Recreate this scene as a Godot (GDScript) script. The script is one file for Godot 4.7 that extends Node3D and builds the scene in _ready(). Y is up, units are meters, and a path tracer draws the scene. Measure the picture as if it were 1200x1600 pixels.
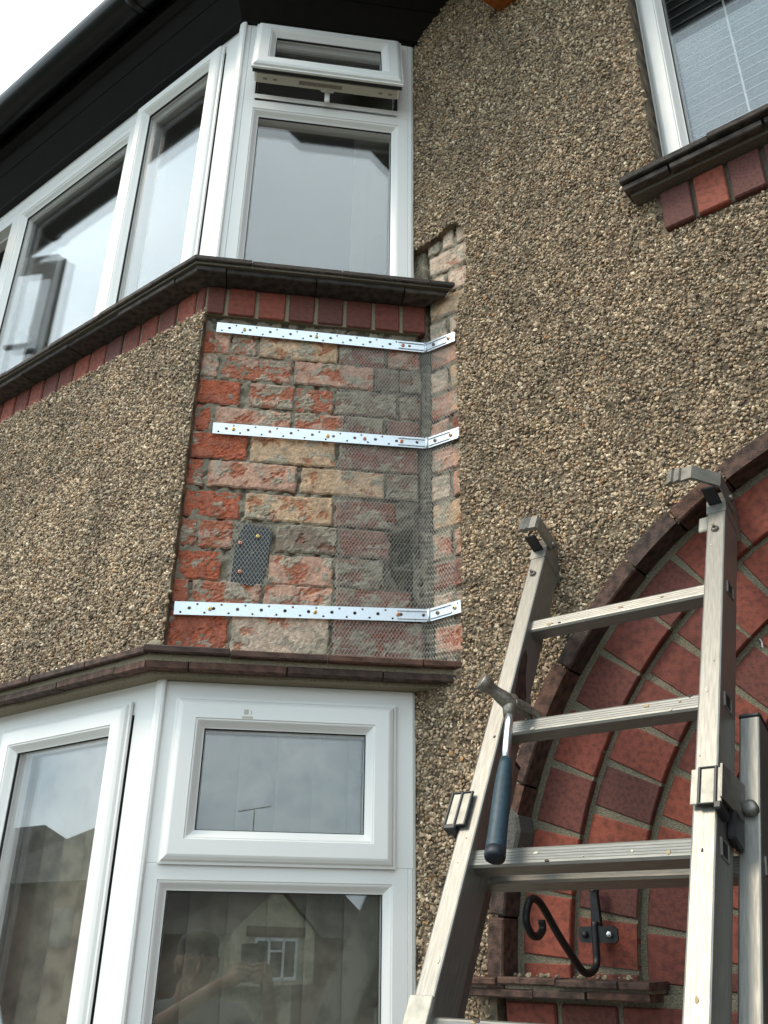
extends Node3D

const S := 0.70710678
const BAY_W := 0.5857          # length of the canted side of the bay, measured on its brickwork
const BAY_Z := 0.4142          # how far the bay front stands out from the main wall
const NO_GROUP := -1

var house: Node3D
var M := {}
var grain := FastNoiseLite.new()
var patchy := FastNoiseLite.new()
var rng := RandomNumberGenerator.new()
var cant_frame: Transform3D    # x runs from the bay's outer corner (-BAY_W) to the inner corner (0), y up, z outwards
var front_frame: Transform3D
var bevelled := {}


# ---------------------------------------------------------------- helpers
func lin(r: float, g: float, b: float) -> Color:
	return Color(r, g, b).linear_to_srgb()

func noise_tex(freq: float, oct: int, seed_: int, lo: float, hi: float, kind := FastNoiseLite.TYPE_SIMPLEX_SMOOTH, size := 512) -> NoiseTexture2D:
	var n := FastNoiseLite.new()
	n.noise_type = kind
	n.frequency = freq
	n.fractal_octaves = oct
	n.fractal_type = FastNoiseLite.FRACTAL_FBM
	n.seed = seed_
	var t := NoiseTexture2D.new()
	t.width = size
	t.height = size
	t.seamless = true
	t.seamless_blend_skirt = 0.15
	t.noise = n
	var g := Gradient.new()
	g.set_color(0, Color(lo, lo, lo))
	g.set_color(1, Color(hi, hi, hi))
	t.color_ramp = g
	return t

func mat(called: String, c: Color, rough := 0.8, metal := 0.0, tex: Texture2D = null, tscale := 4.0, bump: Texture2D = null, depth := 0.1, vc := false, rtex: Texture2D = null) -> StandardMaterial3D:
	var m := StandardMaterial3D.new()
	m.resource_name = called
	m.albedo_color = c
	m.roughness = rough
	m.metallic = metal
	m.vertex_color_use_as_albedo = vc
	m.uv1_triplanar = true
	m.uv1_world_triplanar = true
	m.uv1_triplanar_sharpness = 6.0
	m.uv1_scale = Vector3.ONE * tscale
	if tex: m.albedo_texture = tex
	if rtex: m.roughness_texture = rtex
	if bump:
		m.heightmap_enabled = true
		m.heightmap_texture = bump
		m.heightmap_scale = depth
	M[called] = m
	return m

func mb(group := NO_GROUP) -> SurfaceTool:
	var st := SurfaceTool.new()
	st.begin(Mesh.PRIMITIVE_TRIANGLES)
	st.set_smooth_group(group)
	return st

func tri(st: SurfaceTool, a: Vector3, b: Vector3, c: Vector3) -> void:
	st.add_vertex(a); st.add_vertex(b); st.add_vertex(c)

func quad(st: SurfaceTool, a: Vector3, b: Vector3, c: Vector3, d: Vector3) -> void:
	tri(st, a, b, c); tri(st, a, c, d)

func finish(st: SurfaceTool) -> ArrayMesh:
	st.generate_normals()
	return st.commit()

func put(parent: Node, called: String, mesh: Mesh, m: Material, at := Transform3D()) -> MeshInstance3D:
	var o := MeshInstance3D.new()
	o.name = called
	o.mesh = mesh
	o.material_override = m
	o.transform = at
	parent.add_child(o, true)
	return o

func obj(parent: Node, called: String, st: SurfaceTool, m: Material, at := Transform3D()) -> MeshInstance3D:
	return put(parent, called, finish(st), m, at)

func group_node(parent: Node, called: String, at := Transform3D()) -> Node3D:
	var o := Node3D.new()
	o.name = called
	o.transform = at
	parent.add_child(o, true)
	return o

func tag(o: Node, label: String, category: String, group := "") -> void:
	o.set_meta("label", label)
	o.set_meta("category", category)
	if group: o.set_meta("group", group)

# a box with its edges cut off at c
func cbox(st: SurfaceTool, p0: Vector3, p1: Vector3, c := 0.0, at := Transform3D()) -> void:
	var mid := (p0 + p1) / 2.0
	var h := (p1 - p0).abs() / 2.0
	c = minf(c, minf(h.x, minf(h.y, h.z)) * 0.9)
	var v := func(x: float, y: float, z: float, k: int) -> Vector3:
		var q := Vector3(x * h.x, y * h.y, z * h.z)
		if k != 0: q.x -= x * c
		if k != 1: q.y -= y * c
		if k != 2: q.z -= z * c
		return at * (mid + q)
	for s in [-1.0, 1.0]:
		quad(st, v.call(s, -1, -s, 0), v.call(s, -1, s, 0), v.call(s, 1, s, 0), v.call(s, 1, -s, 0))
		quad(st, v.call(-s, s, -1, 1), v.call(-s, s, 1, 1), v.call(s, s, 1, 1), v.call(s, s, -1, 1))
		quad(st, v.call(-1, -s, s, 2), v.call(-1, s, s, 2), v.call(1, s, s, 2), v.call(1, -s, s, 2))
	if c <= 0.0: return
	for a in [-1.0, 1.0]:
		for b in [-1.0, 1.0]:
			quad(st, v.call(a, b, -1, 0), v.call(a, b, 1, 0), v.call(a, b, 1, 1), v.call(a, b, -1, 1))
			quad(st, v.call(a, -1, b, 0), v.call(a, 1, b, 0), v.call(a, 1, b, 2), v.call(a, -1, b, 2))
			quad(st, v.call(-1, a, b, 1), v.call(1, a, b, 1), v.call(1, a, b, 2), v.call(-1, a, b, 2))
			for d in [-1.0, 1.0]:
				tri(st, v.call(a, b, d, 0), v.call(a, b, d, 1), v.call(a, b, d, 2))

# a polygon in x, y pushed out from z0 to z1
func prism(st: SurfaceTool, poly: PackedVector2Array, z0: float, z1: float, at := Transform3D()) -> void:
	var n := poly.size()
	var t := Geometry2D.triangulate_polygon(poly)
	for k in range(0, t.size(), 3):
		var a := poly[t[k]]; var b := poly[t[k + 1]]; var c := poly[t[k + 2]]
		if (b - a).cross(c - a) > 0.0:
			var q := b; b = c; c = q
		tri(st, at * Vector3(a.x, a.y, z1), at * Vector3(b.x, b.y, z1), at * Vector3(c.x, c.y, z1))
		tri(st, at * Vector3(a.x, a.y, z0), at * Vector3(c.x, c.y, z0), at * Vector3(b.x, b.y, z0))
	var ccw := not Geometry2D.is_polygon_clockwise(poly)
	for k in n:
		var a := poly[k]
		var b := poly[(k + 1) % n]
		if not ccw:
			var q := a; a = b; b = q
		quad(st, at * Vector3(a.x, a.y, z0), at * Vector3(a.x, a.y, z1), at * Vector3(b.x, b.y, z1), at * Vector3(b.x, b.y, z0))

# plan outline (x, z) pushed up from y0 to y1
func pillar(st: SurfaceTool, plan: PackedVector2Array, y0: float, y1: float) -> void:
	var p := PackedVector2Array()
	for q in plan: p.append(Vector2(q.x, -q.y))
	prism(st, p, y0, y1, Transform3D(Basis(Vector3.RIGHT, Vector3(0, 0, -1), Vector3.UP), Vector3.ZERO))

# four mitred sides round a rectangle; prof = (inset, z) steps
func frame_ring(st: SurfaceTool, r: Rect2, prof: Array) -> void:
	for k in prof.size() - 1:
		var c := []
		for q in [prof[k], prof[k + 1]]:
			c.append([Vector3(r.position.x + q.x, r.position.y + q.x, q.y), Vector3(r.end.x - q.x, r.position.y + q.x, q.y), Vector3(r.end.x - q.x, r.end.y - q.x, q.y), Vector3(r.position.x + q.x, r.end.y - q.x, q.y)])
		for j in 4:
			var i := (j + 1) % 4
			quad(st, c[0][j], c[1][j], c[1][i], c[0][i])

func tube(st: SurfaceTool, pts: Array, radii: Array, sides := 10, caps := true) -> void:
	var rings := []
	var up := Vector3(0.21, 0.93, 0.31)
	for k in pts.size():
		var p: Vector3 = pts[k]
		var d: Vector3 = (pts[mini(k + 1, pts.size() - 1)] - pts[maxi(k - 1, 0)]).normalized()
		if absf(d.dot(up)) > 0.95: up = Vector3(0.93, 0.1, 0.31)
		var x := up.cross(d).normalized()
		var y := d.cross(x)
		up = y
		var ring := []
		for j in sides:
			var a := TAU * j / sides
			ring.append(p + (x * cos(a) + y * sin(a)) * float(radii[mini(k, radii.size() - 1)]))
		rings.append(ring)
	for k in rings.size() - 1:
		for j in sides:
			var i := (j + 1) % sides
			quad(st, rings[k][j], rings[k + 1][j], rings[k + 1][i], rings[k][i])
	if caps:
		for e in [0, rings.size() - 1]:
			for j in range(1, sides - 1):
				if e == 0: tri(st, rings[e][0], rings[e][j], rings[e][j + 1])
				else: tri(st, rings[e][0], rings[e][j + 1], rings[e][j])

func smooth_pts(p: Array, steps := 5) -> Array:
	var out := []
	for k in p.size() - 1:
		var a: Vector3 = p[maxi(k - 1, 0)]
		var b: Vector3 = p[k]
		var c: Vector3 = p[k + 1]
		var d: Vector3 = p[mini(k + 2, p.size() - 1)]
		for s in steps:
			out.append(b.cubic_interpolate(c, a, d, float(s) / steps))
	out.append(p[-1])
	return out

# a weathered brick: its face is a fine grid, broken and stained; the origin is the middle of its face
func rough_brick(w: float, h: float, depth: float, seed_: float, look: String, broken := 0.0, fall := 0.0) -> ArrayMesh:
	var st := mb()
	var step := 0.0040
	var nx := maxi(4, int(w / step))
	var ny := maxi(4, int(h / step))
	# unbroken face, torn face, where it is torn, where old mortar clings
	var tones = {
		"R": [Color(0.44, 0.135, 0.080), Color(0.47, 0.125, 0.062), 0.02, 0.36],
		"P": [Color(0.60, 0.350, 0.255), Color(0.43, 0.150, 0.085), 0.13, 0.20],
		"T": [Color(0.62, 0.415, 0.265), Color(0.44, 0.19, 0.105), 0.19, 0.20],
		"M": [Color(0.33, 0.180, 0.140), Color(0.31, 0.115, 0.075), 0.12, 0.16],
		"G": [Color(0.29, 0.215, 0.165), Color(0.28, 0.130, 0.085), 0.18, -0.04],
		"K": [Color(0.52, 0.320, 0.240), Color(0.43, 0.140, 0.078), -0.02, 0.18],
		"W": [Color(0.64, 0.475, 0.360), Color(0.50, 0.23, 0.15), 0.22, 0.26],
	}[look]
	var v := []
	var cols := []
	for j in ny + 1:
		for i in nx + 1:
			var x := w * (float(i) / nx - 0.5)
			var y := h * (float(j) / ny - 0.5)
			var e := minf(minf(w / 2 - absf(x), h / 2 - absf(y)) / 0.0045, 1.0)
			var px := x + seed_ * 3.17
			var py := y + seed_ * 1.31
			# the outline wanders
			var ox := patchy.get_noise_3d(px * 34, py * 34, 5.0) * 0.0040
			var oy := patchy.get_noise_3d(px * 34, py * 34, 9.0) * 0.0040
			var fray := grain.get_noise_3d(px * 55, py * 65, 21.0)
			var torn := smoothstep(float(tones[2]), float(tones[2]) + 0.06, patchy.get_noise_3d(px * 14, py * 20, 2.0) + 0.32 * fray + broken * 0.3)
			var film := smoothstep(float(tones[3]), float(tones[3]) + 0.05, patchy.get_noise_3d(px * 13, py * 17, 31.0) + 0.35 * grain.get_noise_3d(px * 60, py * 60, 8.0))
			var z := grain.get_noise_3d(px * 70, py * 70, 1.0) * 0.0010 - (1.0 - e) * (1.0 - e) * 0.003
			z += patchy.get_noise_3d(px * 9, py * 9, 12.0) * 0.0015
			z -= torn * (0.0018 + broken * 0.002) + torn * grain.get_noise_3d(px * 75, py * 150, 3.0) * 0.0032
			z += film * (0.0010 + 0.0012 * grain.get_noise_3d(px * 90, py * 90, 33.0))
			if fall > 0.0:  # one end is broken away
				var t := smoothstep(0.5 - fall, 0.5, x / w + grain.get_noise_3d(px * 30, py * 30, 7.0) * 0.16)
				z -= t * 0.05
			v.append(Vector3(x + ox, y + oy, z))
			var c: Color = tones[0]
			c = c.lerp(c * 0.72, clampf(0.3 + 1.4 * patchy.get_noise_3d(px * 20, py * 26, 17.0), 0, 1))
			c = c.lerp(tones[1], torn * 0.92)
			c = c.lerp(Color(0.32, 0.275, 0.205).lerp(Color(0.46, 0.40, 0.31), clampf(0.5 + patchy.get_noise_3d(px * 24, py * 24, 61.0), 0, 1)), film * 0.88)
			c *= 1.0 + 0.60 * grain.get_noise_3d(px * 110, py * 110, 15.0)
			c *= 1.0 if look == "M" or look == "G" else 1.16
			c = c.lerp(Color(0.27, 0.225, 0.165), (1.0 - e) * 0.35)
			c.a = 1.0
			cols.append(c)
	for j in ny:
		for i in nx:
			var a := j * (nx + 1) + i
			for k in [a, a + nx + 1, a + nx + 2, a, a + nx + 2, a + 1]:
				st.set_color(cols[k]); st.add_vertex(v[k])
	var rim := []
	for i in nx: rim.append(i)
	for j in ny: rim.append(j * (nx + 1) + nx)
	for i in nx: rim.append(ny * (nx + 1) + nx - i)
	for j in ny: rim.append((ny - j) * (nx + 1))
	for k in rim.size():
		var a = rim[k]
		var b = rim[(k + 1) % rim.size()]
		var a2 := Vector3(v[a].x, v[a].y, -depth)
		var b2 := Vector3(v[b].x, v[b].y, -depth)
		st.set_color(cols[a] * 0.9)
		quad(st, v[a], v[b], b2, a2)
	return finish(st)

# sheet of rough mortar over a rectangle in its own x, y
func mortar_sheet(r: Rect2, base: float, amp: float, hole := PackedVector2Array(), gap := 0.0) -> ArrayMesh:
	var st := mb(0)
	var nx := int(r.size.x / 0.0055)
	var ny := int(r.size.y / 0.0055)
	var v := []
	var cols := []
	for j in ny + 1:
		for i in nx + 1:
			var x := r.position.x + r.size.x * i / nx
			var y := r.position.y + r.size.y * j / ny
			var z := base + amp * patchy.get_noise_3d(x * 22, y * 22, 40.0) + amp * 0.8 * grain.get_noise_3d(x * 80, y * 80, 41.0)
			z -= 0.009 * smoothstep(0.14, 0.24, patchy.get_noise_3d(x * 30, y * 30, 44.0))
			var dark := 0.0
			if gap != 0.0:   # the joint along the inner corner has opened
				var g := absf(x - gap + 0.008 * grain.get_noise_2d(y * 26, 3.0))
				z -= 0.03 * (1.0 - smoothstep(0.002, 0.010, g))
			if hole.size() and Geometry2D.is_point_in_polygon(Vector2(x, y), hole):
				z -= 0.050 + 0.05 * patchy.get_noise_2d(x * 18, y * 18)
				dark = 1.0
			v.append(Vector3(x, y, z))
			var c := Color(0.39, 0.33, 0.245).lerp(Color(0.28, 0.24, 0.18), clampf(0.5 + 0.9 * patchy.get_noise_3d(x * 16, y * 16, 50.0), 0, 1))
			c *= 1.0 + 0.5 * grain.get_noise_3d(x * 120, y * 120, 55.0)
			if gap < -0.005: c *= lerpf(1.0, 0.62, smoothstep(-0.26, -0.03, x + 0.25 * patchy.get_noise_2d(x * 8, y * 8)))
			c.a = 1.0
			cols.append(c)
	for j in ny:
		for i in nx:
			var a := j * (nx + 1) + i
			for k in [a, a + nx + 1, a + nx + 2, a, a + nx + 2, a + 1]:
				st.set_color(cols[k]); st.add_vertex(v[k])
	return finish(st)

# a crushed stone of twenty faces
func stone(seed_: int) -> ArrayMesh:
	var r := RandomNumberGenerator.new()
	r.seed = seed_
	var p := (1.0 + sqrt(5.0)) / 2.0
	var v := []
	for q in [Vector3(-1, p, 0), Vector3(1, p, 0), Vector3(-1, -p, 0), Vector3(1, -p, 0), Vector3(0, -1, p), Vector3(0, 1, p), Vector3(0, -1, -p), Vector3(0, 1, -p), Vector3(p, 0, -1), Vector3(p, 0, 1), Vector3(-p, 0, -1), Vector3(-p, 0, 1)]:
		v.append(q.normalized() * r.randf_range(0.72, 1.22))
	var st := mb()
	for f in [[0, 11, 5], [0, 5, 1], [0, 1, 7], [0, 7, 10], [0, 10, 11], [1, 5, 9], [5, 11, 4], [11, 10, 2], [10, 7, 6], [7, 1, 8], [3, 9, 4], [3, 4, 2], [3, 2, 6], [3, 6, 8], [3, 8, 9], [4, 9, 5], [2, 4, 11], [6, 2, 10], [8, 6, 7], [9, 8, 1]]:
		tri(st, v[f[0]], v[f[2]], v[f[1]])
	return finish(st)

var stones := []

# spar dash: stones thrown at the wet render and pressed in, over the polygons (x, y) at height z of the given frame
func dash(parent: Node, at: Transform3D, z: float, polys: Array, holes: Array, bounds: Rect2, seed_: int) -> void:
	var r := RandomNumberGenerator.new()
	r.seed = seed_
	var lists := [[], [], [], []]
	var step := 0.0063
	var nx := int(bounds.size.x / step)
	var ny := int(bounds.size.y / step)
	for j in ny:
		for i in nx:
			var x := bounds.position.x + (i + 0.5 * (j % 2) + r.randf_range(-0.45, 0.45)) * step
			var y := bounds.position.y + (j + r.randf_range(-0.45, 0.45)) * step
			var q := Vector2(x, y) + Vector2(grain.get_noise_2d(x * 40, y * 40), grain.get_noise_2d(x * 40 + 9.0, y * 40)) * 0.009
			var ok := false
			for poly in polys:
				if Geometry2D.is_point_in_polygon(q, poly): ok = true
			for h in holes:
				if Geometry2D.is_point_in_polygon(q, h): ok = false
			var bare := patchy.get_noise_3d(x * 9, y * 9, 70.0)
			var big := r.randf()
			var k := r.randi() % 4
			var size := 0.0025 + 0.0029 * big * big + 0.0009 * r.randf()
			var t := r.randf()
			var tone := r.randf_range(0.72, 1.2)
			var turn := Basis(Vector3(r.randf_range(-1, 1), r.randf_range(-1, 1), r.randf_range(-1, 1) + 0.01).normalized(), r.randf() * TAU)
			var sc := Vector3(size * r.randf_range(0.8, 1.4), size * r.randf_range(0.7, 1.2), size * r.randf_range(0.45, 0.9))
			var lift := r.randf_range(-0.0012, 0.0026)
			if not ok or (bare > 0.24 and r.randf() < 0.30): continue
			var c: Color
			if t < 0.30: c = Color(0.57, 0.420, 0.275)
			elif t < 0.58: c = Color(0.41, 0.290, 0.182)
			elif t < 0.76: c = Color(0.27, 0.188, 0.117)
			elif t < 0.84: c = Color(0.34, 0.275, 0.195)
			elif t < 0.915: c = Color(0.78, 0.635, 0.45)
			elif t < 0.935: c = Color(0.43, 0.225, 0.10)
			else: c = Color(0.12, 0.083, 0.056)
			# rain has washed dirt down the wall in streaks
			c *= 1.0 - 0.14 * smoothstep(0.05, 0.45, patchy.get_noise_3d(x * 7, y * 0.9, 90.0)) - 0.14 * smoothstep(0.0, 0.4, patchy.get_noise_3d(x * 2.2, y * 2.2, 95.0))
			c *= tone * (1.08 + 0.35 * patchy.get_noise_3d(x * 4, y * 4, 77.0))
			c.a = 1.0
			lists[k].append([Transform3D(turn * Basis.from_scale(sc), Vector3(x, y, z + lift)), c])
	for k in 4:
		var m := MultiMesh.new()
		m.transform_format = MultiMesh.TRANSFORM_3D
		m.use_colors = true
		m.mesh = stones[k]
		m.instance_count = lists[k].size()
		for i in lists[k].size():
			m.set_instance_transform(i, lists[k][i][0])
			m.set_instance_color(i, lists[k][i][1])
		var o := MultiMeshInstance3D.new()
		o.name = "pebbledash"
		o.multimesh = m
		o.material_override = M.stone
		o.transform = at
		o.set_meta("kind", "stuff")
		parent.add_child(o, true)

# a strip of render between pebbles: a gently lumpy sheet with the polygon's outline as its edge
func render_coat(parent: Node, poly: PackedVector2Array, z0: float, z1: float, at := Transform3D()) -> void:
	var st := mb()
	prism(st, poly, z0, z1, at)
	obj(parent, "render_coat", st, M.render)

func bead(n: int, a: float, b: float, f: Callable) -> Array:
	var out := []
	for k in n + 1: out.append(f.call(lerpf(a, b, float(k) / n)))
	return out

func arc(cx: float, cy: float, r: float, a0: float, a1: float, n: int) -> PackedVector2Array:
	var p := PackedVector2Array()
	for k in n + 1:
		var a := deg_to_rad(lerpf(a0, a1, float(k) / n))
		p.append(Vector2(cx - cos(a) * r, cy + sin(a) * r))
	return p

# two sheets of glass with the air between
func glazing(parent: Node, r: Rect2, z: float) -> void:
	for k in 2:
		var b := BoxMesh.new()
		b.size = Vector3(r.size.x, r.size.y, 0.004)
		put(parent, "pane", b, M.glass, Transform3D(Basis(), Vector3(r.get_center().x, r.get_center().y, z - 0.020 * k)))

const SASH := [[0.0, 0.0028], [0.0, 0.009], [0.005, 0.010], [0.008, 0.016], [0.014, 0.020], [0.018, 0.0215], [0.046, 0.0215], [0.0475, 0.0190], [0.0500, 0.0190], [0.0525, 0.0165], [0.060, 0.0075], [0.0635, 0.004], [0.0645, 0.004], [0.0645, -0.040]]
const FIXED := [[0.0, -0.060], [0.0, 0.0], [0.030, 0.0], [0.0312, -0.0025], [0.0335, -0.0025], [0.036, -0.004], [0.044, -0.0135], [0.0475, -0.016], [0.0485, -0.016], [0.0485, -0.055]]

func prof(p: Array) -> Array:
	var out := []
	for q in p: out.append(Vector2(q[0], q[1]))
	return out

func fixed_light(parent: Node, r: Rect2) -> void:
	var st := mb()
	frame_ring(st, r, prof(FIXED))
	obj(parent, "frame", st, M.upvc)
	var gk := mb()
	frame_ring(gk, r.grow(-0.0478), [Vector2(0, -0.017), Vector2(0.0022, -0.0185), Vector2(0.0022, -0.022)])
	obj(parent, "gasket", gk, M.rubber)
	glazing(parent, r.grow(-0.046), -0.024)

# an opening sash with its own panes; turn is the sash's place in the window
func sash(parent: Node, r: Rect2, at := Transform3D()) -> Node3D:
	var st := mb()
	frame_ring(st, r, prof(SASH))
	frame_ring(st, r.grow(-0.006), [Vector2(-0.006, 0.0028), Vector2(0.0, 0.0028), Vector2(0.004, -0.012), Vector2(0.004, -0.040), Vector2(0.058, -0.040)])
	var s := obj(parent, "sash", st, M.upvc, at)
	var gk := mb()
	frame_ring(gk, r.grow(-0.0638), [Vector2(0, 0.0025), Vector2(0.0024, 0.0005), Vector2(0.0024, -0.004)])
	obj(s, "gasket", gk, M.rubber)
	var sk := mb()
	frame_ring(sk, r.grow(-0.004), [Vector2(0, -0.010), Vector2(0.0, 0.0026), Vector2(0.02, 0.0026)])
	obj(s, "weather_seal", sk, M.rubber)
	glazing(s, r.grow(-0.062), -0.008)
	return s

func rect(x0: float, y0: float, x1: float, y1: float) -> Rect2:
	return Rect2(x0, y0, x1 - x0, y1 - y0)

func frame_bar(parent: Node, r: Rect2, z0 := -0.060, z1 := 0.0, called := "frame") -> void:
	var st := mb()
	cbox(st, Vector3(r.position.x, r.position.y, z0), Vector3(r.end.x, r.end.y, z1), 0.0015)
	obj(parent, called, st, M.upvc)

# flat frame round an opening light
func opening_frame(parent: Node, r: Rect2, w := 0.034) -> void:
	var st := mb()
	frame_ring(st, r, [Vector2(0, -0.060), Vector2(0, 0.0), Vector2(w, 0.0), Vector2(w + 0.001, -0.001), Vector2(w + 0.001, -0.030), Vector2(w + 0.018, -0.030), Vector2(w + 0.018, -0.060)])
	obj(parent, "frame", st, M.upvc)


func _ready() -> void:
	# ------------------------------------------------------------ camera
	var cam := Camera3D.new()
	cam.name = "camera"
	cam.keep_aspect = Camera3D.KEEP_HEIGHT
	cam.fov = 59.97
	cam.near = 0.03
	cam.far = 400.0
	cam.transform = Transform3D(Basis(Vector3(0.79791517, 0.01202035, -0.6026499), Vector3(0.25700172, 0.8975856, 0.35817622), Vector3(0.54523527, -0.4406763, 0.71310791)), Vector3(1.0905, 1.62, 1.6040))
	add_child(cam)
	cam.current = true

	# ------------------------------------------------------------ sky, sun, exposure
	var env := Environment.new()
	env.background_mode = Environment.BG_SKY
	env.tonemap_mode = Environment.TONE_MAPPER_LINEAR
	env.tonemap_exposure = 1.14
	env.sdfgi_enabled = true
	env.ssao_enabled = true
	env.ssil_enabled = true
	var pano := PanoramaSkyMaterial.new()
	pano.panorama = ImageTexture.create_from_image(cloud_cover())
	var sky := Sky.new()
	sky.sky_material = pano
	env.sky = sky
	env.background_energy_multiplier = 1.0
	var we := WorldEnvironment.new()
	we.name = "world"
	we.environment = env
	add_child(we)
	var sun := DirectionalLight3D.new()
	sun.name = "sun"
	sun.light_color = Color(1.0, 0.93, 0.83)
	sun.light_energy = 0.65
	sun.light_angular_distance = 18.0
	sun.shadow_enabled = true
	add_child(sun)
	sun.look_at_from_position(Vector3(-0.55, 1.25, 0.85), Vector3.ZERO, Vector3.UP)

	rng.seed = 7
	grain.noise_type = FastNoiseLite.TYPE_SIMPLEX_SMOOTH
	grain.frequency = 1.0
	grain.fractal_octaves = 3
	grain.seed = 11
	patchy.noise_type = FastNoiseLite.TYPE_SIMPLEX_SMOOTH
	patchy.frequency = 1.0
	patchy.fractal_octaves = 3
	patchy.seed = 5
	cant_frame = Transform3D(Basis(Vector3(S, 0, -S), Vector3.UP, Vector3(S, 0, S)), Vector3.ZERO)
	front_frame = Transform3D(Basis(), Vector3(0, 0, BAY_Z))
	materials()
	for k in 4: stones.append(stone(100 + k))

	setting()
	house = group_node(self, "house")
	tag(house, "pebbledashed brick house with a canted bay, white windows and an arched brick porch", "house")
	main_wall()
	bay_wall()
	sills()
	bay_windows()
	eaves()
	casement_window()
	porch()
	rooms()
	straps_and_lath()
	small_things()
	ladder()
	hammer()
	photographer()


func cloud_cover() -> Image:
	var n := FastNoiseLite.new()
	n.noise_type = FastNoiseLite.TYPE_SIMPLEX_SMOOTH
	n.frequency = 1.0
	n.fractal_octaves = 5
	n.seed = 21
	var w := 768
	var h := 384
	var im := Image.create(w, h, false, Image.FORMAT_RGBF)
	for j in h:
		var el := PI * (0.5 - (j + 0.5) / h)
		for i in w:
			var az := TAU * (i + 0.5) / w
			var d := Vector3(cos(el) * sin(az), sin(el), cos(el) * cos(az))
			var p := d * 1.0
			if d.y > 0.0: p = Vector3(d.x, 0.0, d.z) / (d.y + 0.35) * 1.15 + Vector3(3.0, 1.0, 7.0)
			var v := n.get_noise_3dv(p) * 0.6 + 0.5
			v = smoothstep(0.22, 0.80, v)
			var c := Color(1.10, 1.46, 1.66).lerp(Color(2.06, 2.36, 2.48), v)
			var low := smoothstep(0.25, 0.0, d.y)
			c = c.lerp(Color(1.75, 1.90, 1.98), low * 0.5)
			if d.y < 0.0: c = Color(0.5, 0.5, 0.48)
			im.set_pixel(i, j, c)
	return im


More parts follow.
